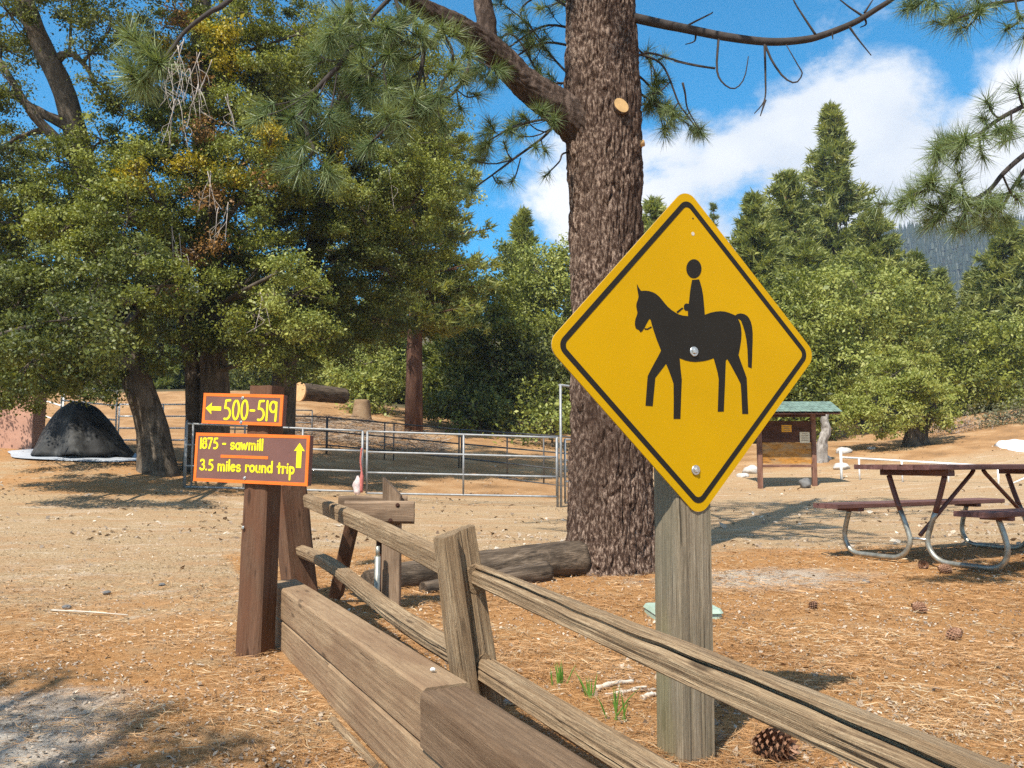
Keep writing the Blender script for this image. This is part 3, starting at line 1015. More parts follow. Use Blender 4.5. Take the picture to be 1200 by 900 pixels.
slab(mb, [(fx(.92), fy(.15)), (fx(.966), fy(.315)), (fx(.941), fy(.305)), (fx(.941), fy(.65)), (fx(.898), fy(.65)), (fx(.898), fy(.305)), (fx(.874), fy(.315))], 0.0002, 0.0014)
mb.build('arrow', M['yellow_paint'], bd, m2)
bolt('bolt', m2 @ Vector((fx(0.46), fy(0.90), 0.001)), bn, 0.009, M['bolt'], bd)
bolt('bolt', Vector((TP.x, TP.y, at(285, 617, TP.y).z)) + bn * (psz / 2 + 0.002) - bx * 0.04, bn, 0.008, M['bolt'], root)

# ------------------------------------------------------------------ timber retaining wall


def wl(s, off, z):
    """Point on the wall: s metres along from its far end, off behind its face."""
    p = WALL_A + WALL_D * s + WALL_N * off
    return (p.x, p.y, z)


root = thing('timber_retaining_wall', 'low wall of heavy brown timbers stacked in two courses below the rail fence', 'retaining wall', wl(0, 0.1, LOW))
TW, THH = 0.158, 0.176


def tie(s0, s1, course, seed, mat='tie_wood', off=0.0, dz=0.0, h=THH, w=TW, irr=0.003):
    z = LOW - 0.004 + THH * course + THH / 2 + dz
    return beam('timber', wl(s0, w / 2 + off, z), wl(s1, w / 2 + off, z), w, h, M[mat], root, nx=60, per=14, irr=irr * .32, bev=0.010, seed=seed, cracks=5)


tie(0.0, 2.64, 1, 11)
t3 = tie(2.65, 5.1, 1, 12, 'tie_wood_dark', off=-0.012, dz=-0.006, irr=0.007)
t3['label'] = 'darker cracked top timber nearest the camera'
tie(0.02, 0.33, 0, 13, off=0.004, h=THH - 0.004)
tie(0.335, 1.42, 0, 14, off=0.006, h=THH - 0.004)
tie(1.425, 4.9, 0, 15, 'tie_wood', off=-0.002, h=THH - 0.004, irr=0.005)
s = beam('split_lath', wl(1.7, -0.05, LOW + 0.014), wl(4.0, -0.035, LOW + 0.016), 0.028, 0.018, M['rail_wood'], None, nx=30, per=2, irr=0.005, bev=0.004, seed=16)
tag(s, 'thin bleached strip of wood lying along the foot of the timber wall', 'wood strip')

# ------------------------------------------------------------------ split rail fence
FD = Vector((0.434, -0.90, 0)).normalized()
FN = Vector((0.90, 0.434, 0)).normalized()
P2 = Vector((-0.118, 3.16, 0.0))
P1 = P2 - FD * 3.12
P3 = P2 + FD * 3.05
root = thing('split_rail_fence', 'weathered grey split rail fence running down to the lower right corner', 'fence', P2)


def zpt(px, py, p):
    return at(px, py, p.y).z


# posts are split logs, wide across the fence line, leaning a little
beam('post', (P2.x + 0.055, P2.y, -0.25), (P2.x - 0.085, P2.y - 0.02, zpt(545, 622, P2)), 0.16, 0.12, M['rail_wood'], root, roll=0.05, nx=50, per=12, irr=0.0035, bev=0.012, seed=21, cracks=12, profile=[(-.080, -.056), (.078, -.058), (.084, .052), (.070, .062), (.028, .064), (.020, .030), (-.078, .020)],
     taper=(1.12, 0.92), up=tuple(FD), slant_y=(0, -0.012))
b1 = Vector((at(357, 690, P1.y).x, P1.y, 0))
beam('post', (b1.x + 0.02, P1.y, -0.35), (at(337, 572, P1.y).x, P1.y, zpt(340, 568, P1)), 0.20, 0.15, M['brown_post'], root, roll=0.3, nx=22, per=4, irr=0.006, bev=0.014, seed=22, up=tuple(FD), taper=(1.05, 1.0))
beam('post', (P3.x + 0.05, P3.y, -0.4), (P3.x - 0.06, P3.y, 0.66), 0.22, 0.13, M['rail_wood'], root, roll=0.1, nx=22, per=4, irr=0.007, bev=0.016, seed=23, up=tuple(FD))


def rail(p0, p1, z0, z1, w, h, seed, roll, bow=None, irr=0.006, taper=(1, 1), twist=0.0, o0=0.0, o1=0.0, profile=None, cracks=6):
    a = Vector((p0.x, p0.y, z0)) + FN * o0
    c_ = Vector((p1.x, p1.y, z1)) + FN * o1
    return beam('rail', a, c_, w, h, M['rail_wood'], root, roll=roll, nx=110, per=9, irr=irr * .42, bev=0.012, seed=seed, taper=taper, twist=twist, bow=bow, cracks=cracks, profile=profile)


def LIP(t):
    n0, n1, n2 = noise.noise((t * 5, 1, 0)), noise.noise((t * 9, 4, 0)), noise.noise((t * 22, 7, 0))
    g_ = -.036 + max(0, .016 + .018 * n0 + .008 * n1)          # how deep the split under the top lip runs
    zo = .010 * n0 + .003 * n2
    return [(-.036, .038 + zo * .3), (-.030, .050), (.000, .053 + .004 * n1), (.036, .046), (.040, .010), (.034, -.030), (.012, -.050), (-.020, -.052 + .004 * n1), (-.034, -.044), (-.030 + .005 * n1, -.028), (-.038, -.018),
            (-.042 + .003 * n2, .002 + zo), (-.037, .014 + zo), (g_, .020 + zo), (g_, .027 + zo), (-.037, .032 + zo)]



rail(P2 - FD * 0.03, P3, 0.540, 0.372, 0.076, 0.102, 31, -0.22, irr=0.005, twist=0.12, bow=lambda t: (0.0, 0.006 * math.sin(math.pi * t)), o0=-0.01, o1=0.0, profile=LIP, taper=(0.72, 1.06))
rail(P2 - FD * 0.02, P3, 0.205, 0.135, 0.076, 0.076, 32, -0.2, irr=0.006, bow=lambda t: (0.01 * math.sin(3 * t), -0.012 * math.sin(math.pi * t)), o0=0.01)
rail(P1 + FD * 0.15, P2 + FD * 0.02, zpt(357, 586, P1), 0.525, 0.062, 0.105, 33, 0.12, irr=0.0035, cracks=4, taper=(0.85, 0.95), bow=lambda t: (0, 0.018 * math.sin(math.pi * t)), o0=0.02, o1=-0.02)
rail(P1 - FD * 0.05, P2 + FD * 0.03, zpt(352, 645, P1), 0.215, 0.072, 0.078, 34, 0.2, irr=0.007, bow=lambda t: (0.012 * math.sin(6 * t), 0.018 * math.sin(2 * math.pi * t) + 0.012 * math.sin(math.pi * t)), taper=(0.9, 1.05), o0=0.0)

# ------------------------------------------------------------------ plank barrier behind the fence
BY = 5.55
bp = foot(457, BY, 690)
root = thing('plank_barrier', 'short wooden barrier of two bolted planks on a pointed post', 'barrier', bp)
by = Vector((0, 0, 0))
pt = at(459, 560, BY)
beam('post', (bp.x + 0.008, BY, -0.2), (bp.x + 0.008, BY, at(459, 570, BY).z), 0.118, 0.09, M['barrier_wood'], root, nx=14, per=3, irr=0.002, bev=0.006, seed=41, up=(0, 1, 0), slant_y=(0, -0.06))
beam('post', (bp.x - 0.06, BY + 0.10, -0.2), (bp.x - 0.055, BY + 0.10, at(459, 600, BY).z), 0.09, 0.09, M['kiosk_wood'], root, nx=10, per=3, irr=0.002, bev=0.006, seed=42, up=(0, 1, 0))
l0, r0 = at(404, 600, BY - 0.07), at(485.5, 600.5, BY - 0.07)
hh = (at(440, 587, BY - .07).z - at(440, 613.5, BY - .07).z)
beam('plank', l0, r0, 0.045, hh, M['barrier_wood'], root, nx=16, per=3, irr=0.0015, bev=0.016, seed=43)
l1, r1 = at(397, 594, BY + 0.08), at(477, 594, BY + 0.08)
beam('plank', l1, r1, 0.045, hh, M['barrier_wood'], root, nx=16, per=3, irr=0.0015, bev=0.014, seed=44)
beam('brace', at(394, 697, BY + 0.25), at(413, 613, BY + 0.02), 0.085, 0.10, M['brown_post'], root, nx=12, per=3, irr=0.003, bev=0.008, seed=45, up=(0, 1, 0))
for px, py in ((466, 592), (457.5, 610)):
    p = at(px, py, BY - 0.0945)
    bolt('bolt', p, (0, -1, 0), 0.014, M['kiosk_wood'], root)
q = at(441.5, 690, BY - 0.12)
mb = MB()
mb.tube([(q.x, q.y, -0.1), (q.x + 0.003, q.y, at(442, 652, q.y).z)], 0.019, 12)
mb.tube([(q.x + 0.003, q.y, at(442, 652, q.y).z), (q.x + 0.003, q.y, at(442, 640, q.y).z)], 0.013, 10)
tag(mb.build('metal_pipe_stub', M['pipe_worn']), 'short galvanised pipe standing beside the plank barrier post', 'pipe')

# ------------------------------------------------------------------ logs by the big pine


def log(name, pts, r, mat, label, cat, seed, nseg=22, nx=40, amp=0.12, ends=None):
    pts = resample(pts, nx)
    mb = MB()
    rings = []
    for i, p in enumerate(pts):
        t = (pts[min(i + 1, nx - 1)] - pts[max(i - 1, 0)]).normalized()
        u = Vector((0, 0, 1))
        u = (u - t * u.dot(t)).normalized()
        w_ = t.cross(u)
        ring = []
        for j in range(nseg):
            a = 2 * math.pi * j / nseg
            k = 1 + amp * noise.noise((math.cos(a) * 2.2 + seed, math.sin(a) * 2.2, i * 0.11)) + amp * 0.6 * noise.noise((math.cos(a) * 7 + seed, math.sin(a) * 7, i * 0.25))
            k *= r[0] + (r[1] - r[0]) * i / (nx - 1)
            ring.append(p + u * math.sin(a) * k + w_ * math.cos(a) * k)
        rings.append(ring)
    mx = frame(pts[0], pts[-1])
    inv = mx.inverted()
    mb.grid([[inv @ v for v in rr] for rr in rings], True, True)
    o = mb.build(name, mat, None, mx)
    return tag(o, label, cat)


log('fallen_log', [foot(432, 6.35) + Vector((0, 0, .05)), foot(540, 6.9) + Vector((0, 0, .08)), foot(680, 7.35) + Vector((0, 0, .115))], (0.10, 0.165), M['log_wood'],
    'large dark brown fallen log lying between the fence and the big pine', 'log', 4.0)
log('fallen_log', [foot(497, 6.25) + Vector((0, 0, .02)), foot(640, 6.95) + Vector((0, 0, .06))], (0.06, 0.085), M['log_wood'],
    'thin dark log at the foot of the large fallen log', 'log', 9.0)

# ------------------------------------------------------------------ green utility box
u0 = foot(797, 5.35)
root = thing('utility_box', 'pale green plastic box sunk in the needles behind the sign post', 'utility box', u0, 0.10)
def ub(z0, z1, w0, w1, d0, d1):
    mb = MB()
    def rr(w_, d_, z_):
        return [(sx * w_ / 2 - sx * cxx, sy * d_ / 2 - sy * cyy, z_) for sx, sy, cxx, cyy in
                ((-1, -1, .02, 0), (1, -1, .02, 0), (1, -1, 0, .02), (1, 1, 0, .02), (1, 1, .02, 0), (-1, 1, .02, 0), (-1, 1, 0, .02), (-1, -1, 0, .02))]
    mb.grid([rr(w0, d0, z0), rr(w1, d1, z1)], True, True, False)
    return mb
umx = WM[root.name]
ub(-0.05, 0.035, 0.43, 0.41, 0.30, 0.28).build('box_body', M['green_lid'], root, umx)
ub(0.037, 0.060, 0.425, 0.40, 0.31, 0.285).build('lid', M['green_lid'], root, umx)

# ------------------------------------------------------------------ picnic table
TZ0 = Z(3.5, 7.4)
tc_ = Vector((0.47, -0.88, 0)).normalized()
tl = Vector((0.88, 0.47, 0)).normalized()
F1 = Vector((3.47, 7.37, TZ0 + 0.01))
root = thing('picnic_table', 'red brown plank picnic table with attached benches on bent steel pipe legs', 'picnic table', F1)
TTOP = 0.835
LEN = 2.45
FR = (0.0, 1.72)
st = -0.33


def tp(along, across, z):
    return F1 + tl * along + tc_ * across + Vector((0, 0, z))


for i in range(5):
    a = (i - 2) * 0.148
    beam('tabletop_plank', tp(st, a, TTOP - 0.02), tp(st + LEN, a, TTOP - 0.02), 0.142, 0.042, M['table_wood'], root, nx=14, per=2, irr=0.001, bev=0.005, seed=50 + i)
for sgn, zb in ((-1, 0.478), (1, 0.478)):
    for i in range(2):
        a = sgn * 0.70 + (i - 0.5) * 0.143
        beam('bench_plank', tp(st, a, zb - 0.02), tp(st + LEN, a, zb - 0.02), 0.138, 0.042, M['table_wood'], root, nx=14, per=2, irr=0.001, bev=0.005, seed=60 + i + sgn * 3)
for k, fa in enumerate(FR):
    beam('cleat', tp(fa, -0.33, TTOP - 0.068), tp(fa, 0.33, TTOP - 0.068), 0.085, 0.05, M['table_wood'], root, nx=6, per=2, irr=0.001, bev=0.004, seed=70 + k)
    for sgn in (-1, 1):
        beam('cleat', tp(fa, sgn * 0.70 - 0.12, 0.428), tp(fa, sgn * 0.70 + 0.12, 0.428), 0.075, 0.045, M['table_wood'], root, nx=4, per=2, irr=0.001, bev=0.004, seed=75 + k * 3 + sgn)
        # one bent pipe: table top, down past the middle, curve out, along the ground, up to the bench
        path = [(-sgn * 0.0 + sgn * 0.26, TTOP - 0.095), (sgn * 0.19, 0.52), (sgn * 0.105, 0.30), (sgn * 0.075, 0.18), (sgn * 0.12, 0.085), (sgn * 0.20, 0.035), (sgn * 0.30, 0.024),
                (sgn * 0.50, 0.024), (sgn * 0.66, 0.030), (sgn * 0.735, 0.085), (sgn * 0.765, 0.17), (sgn * 0.75, 0.27), (sgn * 0.705, 0.408)]
        P = [tp(fa + 0.012 * sgn, a_, z_) for a_, z_ in path]
        P = resample(P, 54)
        rr = 0.0225
        cut = next(i for i, q in enumerate(P) if q.z - TZ0 < 0.47)
        mb = MB()
        mb.tube(P[:cut + 1], rr + 0.0006, 12)
        mb.build('painted_leg_top', M['pipe_brown'], root)
        mb = MB()
        mb.tube(P[cut:], rr, 12)
        mb.build('pipe_leg', M['pipe_worn'], root)
    mb = MB()
    mb.tube([tp(fa, -0.08, 0.205), tp(fa, 0.08, 0.205)], 0.012, 8)
    mb.build('leg_bolt', M['bolt'], root)
mid = (FR[0] + FR[1]) / 2
for fa, sg in ((FR[0], -1), (FR[1], 1)):
    mb = MB()
    mb.tube([tp(mid + sg * 0.07, 0, TTOP - 0.05), tp(mid + sg * 0.10, 0, TTOP - 0.08), tp(fa - sg * 0.02, 0, 0.235)], 0.0185, 10)
    mb.build('diagonal_brace', M['pipe_brown'], root)

# ------------------------------------------------------------------ corral panels


def corral_panel(pa, pb, zt0, zt1, zb0, zb1, uprights, r, mat, label, name='corral_fence', nr=4, group=None, cat='corral fence', legs=0.0):
    """Four-rail pipe panel between two plan points; top and bottom heights at either end."""
    pa, pb = Vector((pa[0], pa[1], 0)), Vector((pb[0], pb[1], 0))
    root = thing(name, label, cat, (pa.x, pa.y, zb0), group=group)

    def q(f, g):
        p = pa.lerp(pb, f)
        top = zt0 + (zt1 - zt0) * f
        bot = zb0 + (zb1 - zb0) * f
        return Vector((p.x, p.y, bot + (top - bot) * g))
    for i in range(nr):
        g = i / (nr - 1)
        mb = MB()
        mb.tube(resample([q(0, g), q(1, g)], 10), r, 8)
        mb.build('rail', mat, root)
    for f in uprights:
        mb = MB()
        a, c_ = q(f, 0), q(f, 1)
        k = 1.08 if f in (0, 1) else 0.94
        if f in (0, 1) and legs:
            a = a - Vector((0, 0, legs))
        mb.tube([a, c_], r * k, 8)
        mb.build('upright', mat, root)
    return root


D0 = 17.2
corral_panel(at(218, 533, D0)[:2], at(424.5, 540, D0)[:2], at(218, 496.5, D0).z, at(424, 505, D0).z, at(218, 570.5, D0).z, at(424, 576, D0).z, (0, .035, .33, .66, 1), 0.021, M['galv'],
             'galvanised gate panel of the corral behind the trail sign', legs=0.02, cat='pipe gate', name='corral_gate')
corral_panel(at(430, 543, D0)[:2], at(652.5, 548, D0 - .1)[:2], at(430, 505.6, D0).z, at(652, 512.8, D0 - .1).z, at(430, 578, D0).z, at(652, 582, D0 - .1).z, (0, .51, 1), 0.021, M['galv'],
             'galvanised gate panel of the corral between the barrier and the big pine', cat='pipe gate', name='corral_gate')
q0, q1 = at(657.5, 590, D0 - .05), at(703, 585, D0 + 1.2)
root = thing('walk_through_frame', 'tall galvanised pipe frame beside the big pine trunk', 'gate frame', (q0.x, q0.y, Z(q0.x, q0.y)))
zt = at(657, 451.5, D0).z
mb = MB(); mb.tube([(q0.x, q0.y, Z(q0.x, q0.y) - .1), (q0.x, q0.y, zt)], 0.026, 8); mb.build('upright', M['galv'], root)
mb = MB(); mb.tube([(q1.x, q1.y, Z(q1.x, q1.y) - .1), (q1.x, q1.y, zt)], 0.026, 8); mb.build('upright', M['galv'], root)
mb = MB(); mb.tube([(q0.x - .02, q0.y, zt), (q1.x, q1.y, zt)], 0.026, 8); mb.build('top_bar', M['galv'], root)
mb = MB(); mb.tube([(q0.x - 0.07, q0.y, at(653, 597, D0).z), (q0.x - 0.07, q0.y, at(653, 512, D0).z)], 0.024, 8); mb.build('hinge_post', M['galv'], root)


def back_panel(px0, py0, px1, py1, d0, d1, ups, mat, label, hgt=1.27, r=0.022, name='corral_fence', nr=4, lo=None):
    a, c_ = at(px0, py0, d0), at(px1, py1, d1)
    return corral_panel(a[:2], c_[:2], a.z, c_.z, a.z - hgt, c_.z - hgt, ups, r, mat, label, name, nr, 'corral fence sections')


back_panel(700, 514.5, 541, 503.5, 21, 25.5, (0, .35, .62, 1), M['dark_pipe'], 'dark rear corral panel running up behind the big pine')
back_panel(538, 503.3, 384, 489, 25.5, 26, (0, .49, .56, 1), M['dark_pipe'], 'dark rear corral panel at the foot of the brushy bank')
back_panel(383, 488.8, 226, 484, 26, 24, (0, .36, .7, 1), M['dark_pipe'], 'dark rear corral panel seen behind the trail sign')
back_panel(366, 481, 323, 480, 29, 29, (0, .85, 1), M['dark_pipe'], 'short dark corral panel on the slope above the trail sign')
back_panel(222, 488, 218, 497, 23, 17.3, (0, .5, 1), M['galv'], 'side corral panel running back from the left end of the gate')
back_panel(703, 517, 662, 515, 18.4, 17.3, (1,), M['galv'], 'short corral panel inside the tall pipe frame')
# stable panels on the left
back_panel(137.5, 458.5, 73, 452.5, 22, 22.4, (0, .58, 1), M['white_pipe'], 'white pipe panel standing behind the black covered mound', 1.12)
back_panel(99, 466, 51, 451, 23, 23.2, (0, .5, 1), M['white_pipe'], 'white pipe panel between the stucco wall and the mound', 1.25)
back_panel(222, 474, 140, 474, 23.5, 23.5, (0, .37, 1), M['white_pipe'], 'white pipe panel seen between the two oak trunks', 0.98)

# rag and bucket hung on the gate
g0 = at(419, 567, D0 - 0.1)
root = thing('feed_bag', 'white and red bag hanging on a red cord from the corral gate', 'bag', g0)
mb = MB()
rings = []
for i in range(7):
    t = i / 6
    w_ = (0.02, .045, .07, .085, .075, .085, .03)[i]
    rings.append([(g0.x + w_ * math.cos(2 * math.pi * j / 10) * (1 + .3 * math.sin(j * 2.3 + i)), g0.y + w_ * 0.6 * math.sin(2 * math.pi * j / 10), g0.z + 0.15 - 0.36 * t + .02 * math.sin(j * 1.9)) for j in range(10)])
mb.grid(rings)
M['bag'] = simple('white_cloth', (0.58, 0.47, 0.45), 0.8, 0, 0.45, 9, 0.3)
M['red_cord'] = simple('faded_red_cord', (0.42, 0.12, 0.10), 0.8, 0, 0.2, 20, 0.2)
mb.build('bag_body', M['bag'], root)
mb = MB()
mb.tube(resample([at(424, 525, D0 - .08), at(422.5, 540, D0 - .09), at(424, 556, D0 - .1), at(423, 577, D0 - .1)], 14), [0.02 + 0.02 * (i > 8) for i in range(14)], 6)
mb.build('red_cord', M['red_cord'], root)

# ------------------------------------------------------------------ stucco wall, covered mound
wy = 20.6
x1 = at(38, 500, wy).x
wz = Z(x1 - 1, wy)
mb = MB()
wx0 = x1 - 5.0
hgt = at(20, 452, wy).z
rnd = random.Random(5)
ringsw = []
for i in range(26):
    x = wx0 + (x1 - wx0) * i / 25
    ringsw.append([(x, wy + 0.012 * noise.noise((x * 2, 1, 0)), wz - 0.4), (x, wy + 0.56, wz - 0.4), (x, wy + 0.56, hgt - 0.03), (x, wy + 0.5, hgt), (x, wy + 0.06, hgt), (x, wy + 0.012 * noise.noise((x * 2, 5, 0)), hgt - 0.04)])
mb.grid(ringsw, True, True, False)
tag(mb.build('stucco_wall', M['stucco']), 'thick pink stucco wall end in the shade of the oaks', 'wall')

mc = foot(97, 20.0, 530)
root = thing('covered_mound', 'steep black tarpaulin covered mound beside the stucco wall', 'mound', mc)
H = at(86, 468, 20).z - mc.z
mb = MB()
rings = []
for i in range(26):
    t = i / 25
    ring = []
    for j in range(56):
        a = 2 * math.pi * j / 56
        rr = (1.06 * t + 0.02) * (1 + 0.05 * math.sin(9 * a + 2 * t) * t + 0.10 * noise.noise((math.cos(a) * 2.2, math.sin(a) * 2.2, t * 2)))
        rr *= 1.0 + 0.22 * max(0, t - 0.85) * math.sin(5 * a + 1)
        cxs = -0.2 * (1 - t)
        ring.append((mc.x + cxs + rr * math.cos(a) * 1.02, mc.y + rr * math.sin(a) * 0.85, mc.z - 0.05 + H * (1 - t ** 1.9) + 0.11 * t * noise.noise((math.cos(a) * 3, math.sin(a) * 3, t * 4 + 9))))
    rings.append(ring)
mb.grid(rings, True, True, True)
mb.build('black_cover', M['tarp'], root)
mb = MB()
pts = []
for j in range(60):
    a = 2 * math.pi * j / 60
    rr = 1.0 + 0.25 * noise.noise((math.cos(a) * 1.6, math.sin(a) * 1.6, 3))
    x, y = mc.x + 0.05 + rr * 1.75 * math.cos(a), mc.y + rr * 1.05 * math.sin(a)
    pts.append((x, y, max(Z(x, y) + 0.03, 0)))
mb.add([(mc.x, mc.y, mc.z + 0.05)] + pts, [(0, 1 + j, 1 + (j + 1) % 60) for j in range(60)], True)
tag(mb.build('ground_sheet', M['white_tarp']), 'pale sheet spread on the ground under the black mound', 'ground sheet')

# ------------------------------------------------------------------ notice board kiosk
KY = 23.6
ka, kc = foot(890.8, KY), foot(954.5, KY)
root = thing('notice_kiosk', 'brown wooden notice board under a small green shingled roof', 'notice board', (ka + kc) / 2)
kt = at(920, 484, KY).z
for p in (ka, kc):
    beam('post', (p.x, p.y, p.z - 0.2), (p.x, p.y, kt), 0.125, 0.125, M['kiosk_post'], root, nx=8, per=2, irr=0.002, bev=0.008, seed=int(p.x * 10), up=(0, 1, 0))
yb = KY - 0.02
zt_, zm_, zl_ = at(920, 493, yb).z, at(920, 518.5, yb).z, at(920, 543.5, yb).z
kiosk_center = (ka.x + kc.x) / 2
inner = kc.x - ka.x - 0.13


def flat_board(name, cx_, cz, w_, h_, y_, t_, mat, parent):
    mb = MB()
    mb.box(Matrix.Translation((cx_, y_, cz)), w_, t_, h_)
    return mb.build(name, mat, parent)


flat_board('upper_board', kiosk_center, (zt_ + zm_) / 2, inner, zt_ - zm_ - 0.01, yb + 0.03, 0.04, M['kiosk_wood'], root)
M['map_board'] = wood('map_board_print', [(0.17, 0.085, 0.03), (0.36, 0.16, 0.03), (0.50, 0.24, 0.05)], grain=9, along=3.0, bstr=0.1, stain=(0.33, 0.24, 0.14))
flat_board('map_board', kiosk_center, (zm_ + zl_) / 2, inner, zm_ - zl_ - 0.01, yb + 0.022, 0.04, M['map_board'], root)
flat_board('bottom_rail', kiosk_center, at(920, 546, yb).z, inner, 0.075, yb, 0.09, M['kiosk_post'], root)
flat_board('top_beam', kiosk_center, kt - 0.03, kc.x - ka.x + 0.7, 0.11, KY, 0.09, M['kiosk_wood'], root)
pa, pb = at(915.8, 498, yb), at(927.8, 506.3, yb)
M['notice_yellow'] = simple('yellow_notice', (0.62, 0.30, 0.012), 0.6, 0, 0.1, 20, 0)
M['notice_white'] = simple('white_notice', (0.62, 0.56, 0.42), 0.6, 0, 0.08, 30, 0)
M['ink'] = simple('faded_ink', (0.20, 0.14, 0.08), 0.7, 0, 0.2, 30, 0)
yn = flat_board('yellow_notice', (pa.x + pb.x) / 2, (pa.z + pb.z) / 2, pb.x - pa.x, pa.z - pb.z, yb + 0.004, 0.008, M['notice_yellow'], root)
for k in range(3):
    flat_board('print_line', (pa.x + pb.x) / 2 + 0.01 * (k - 1), pa.z - (k + 1) * (pa.z - pb.z) / 4, (pb.x - pa.x) * 0.6, 0.018, yb - 0.0015, 0.002, M['ink'], yn)
pa, pb = at(937, 506.3, yb), at(949, 519, yb)
wn = flat_board('white_notice', (pa.x + pb.x) / 2, (pa.z + pb.z) / 2, pb.x - pa.x, pa.z - pb.z, yb - 0.002, 0.008, M['notice_white'], root)
for k in range(5):
    flat_board('print_line', (pa.x + pb.x) / 2, pa.z - (k + 1) * (pa.z - pb.z) / 6.4, (pb.x - pa.x) * (0.72 if k else 0.5), 0.014, yb - 0.0075, 0.002, M['ink'], wn)
# roof: two slopes of shingle courses
zr, ze = at(922, 471, KY).z, at(922, 482.5, KY - 0.75).z
rx = at(973.5, 478, KY).x
rx0 = kiosk_center - (rx - kiosk_center)
M['shingle'] = simple('green_shingles', (0.15, 0.215, 0.175), 0.85, 0, 0.35, 6, 0.4, 40)
roofo = MB()
for sg in (-1, 1):
    a, c_ = Vector((rx0 + .03, KY, zr - 0.03)), Vector((rx0 + .03, KY + sg * 0.78, ze - 0.035))
    L_ = rx - rx0 - .06
    u = Vector((L_, 0, 0))
    dn = Vector((0, 0, -0.035))
    V = [a, a + u, c_ + u, c_, a + dn, a + u + dn, c_ + u + dn, c_ + dn]
    roofo.add(V, [(0, 1, 2, 3), (7, 6, 5, 4), (0, 4, 5, 1), (1, 5, 6, 2), (2, 6, 7, 3), (3, 7, 4, 0)])
roof = roofo.build('roof', M['kiosk_wood'], root)
mb = MB()
rnd = random.Random(2)
nrow, ncol = 6, 17
for sg in (-1, 1):
    for i in range(nrow):
        for j in range(ncol + 1):
            x0 = rx0 + (j - (0.5 if i % 2 else 0)) * (rx - rx0) / ncol
            xa, xb = max(rx0, x0 + .004), min(rx, x0 + (rx - rx0) / ncol - .004)
            if xb - xa < .02:
                continue
            t0, t1 = i / nrow - 0.02, (i + 1.12) / nrow
            za, zb2 = zr + (ze - zr) * t0 + 0.006, zr + (ze - zr) * t1 + 0.022 + rnd.uniform(0, .006)
            ya, yb2 = KY + sg * 0.8 * max(t0, 0), KY + sg * 0.8 * t1
            V = [(xa, ya, za), (xb, ya, za), (xb, yb2, zb2), (xa, yb2, zb2), (xa, yb2, zb2 - .016), (xb, yb2, zb2 - .016)]
            F = [(0, 1, 2, 3), (3, 2, 5, 4)]
            mb.add(V, F if sg > 0 else [tuple(reversed(f)) for f in F])
sh = mb.build('shingles', M['shingle'], roof)
sh['kind'] = 'stuff'

# ------------------------------------------------------------------ white pipe gate behind the picnic table
ga, gb = at(986.5, 566, 25), at(1131, 571, 22.5)
root = thing('white_pipe_gate', 'white painted pipe gate behind the picnic table', 'pipe gate', (ga.x, ga.y, Z(ga.x, ga.y)))
za, zb_ = at(989, 536, 25).z, at(1131, 544.5, 22.5).z
la, lb = at(989, 562.5, 25).z, at(1131, 571, 22.5).z
mb = MB(); mb.tube([(ga.x, ga.y, Z(ga.x, ga.y) - .2), (ga.x, ga.y, at(986, 528, 25).z)], 0.036, 12); mb.build('gate_post', M['white_pipe'], root)
gb2 = ga.lerp(gb, 1.6)
for z0, z1 in ((za, zb_), (la, lb)):
    mb = MB(); mb.tube([(ga.x + .05, ga.y, z0), (gb2.x, gb2.y, z0 + (z1 - z0) * 1.6)], 0.03, 8); mb.build('rail', M['white_pipe'], root)
for f in (0.16, 0.52, 0.88, 1.24, 1.6):
    p = ga.lerp(gb, f)
    mb = MB(); mb.tube([(p.x, p.y, la + (lb - la) * f), (p.x, p.y, za + (zb_ - za) * f)], 0.026, 8); mb.build('upright', M['white_pipe'], root)
p, p2 = ga.lerp(gb, 1.24), ga.lerp(gb, 1.55)
mb = MB(); mb.tube([(p.x, p.y - .02, la + (lb - la) * 1.24), (p2.x, p2.y - .02, za + (zb_ - za) * 1.55)], 0.024, 8); mb.build('diagonal', M['white_pipe'], root)


# ------------------------------------------------------------------ stones


def stone(name, p, r, mat, label, seed, flat_=0.7, cat='stone', group=None):
    bm = bmesh.new()
    bmesh.ops.create_icosphere(bm, subdivisions=3, radius=1)
    for v in bm.verts:
        k = 1 + 0.28 * noise.noise(v.co * 1.4 + Vector((seed * 3.1, seed, 0))) + 0.08 * noise.noise(v.co * 4 + Vector((seed, 0, 0)))
        v.co = v.co * k
        v.co.z *= flat_
        v.co *= r
    for f in bm.faces:
        f.smooth = True
    me = bpy.data.meshes.new(name)
    bm.to_mesh(me)
    bm.free()
    o = link(name, me, mat, None, Matrix.Translation(p))
    return tag(o, label, cat, group)


p = foot(943.5, KY - .25); stone('rock', p + Vector((0, 0, .1)), 0.16, M['dark_stone'], 'round grey rock at the foot of the notice board', 1, 0.95)
for i, (px, py, d, r, lab) in enumerate(((990, 508, 30.5, .26, 'pale rock on the bank right of the notice board roof'), (986, 526, 27, .24, 'flat white rock beside the white gate post'), (881, 528, 27, .28, 'pale rock beside the left notice board post'),
                                         (870, 534, 26, .18, 'small pale rock left of the notice board'), (1075, 523, 31, .16, 'pale rock under the round bush trunk'), (968, 520, 29, .2, 'grey rock at the foot of the dead stump'),
                                         (912 + 110, 515, 31, .16, 'small pale rock in the shade of the round bush'))):
    g = foot(px, d)
    stone('rock', g + Vector((0, 0, r * .2)), r, M['stone'], lab, i + 3, 0.6)
g = ground_at(601, 824); stone('pebble', g + Vector((0, 0, .01)), 0.035, M['stone'], 'pale stone at the foot of the nearer fence post', 21, .45)
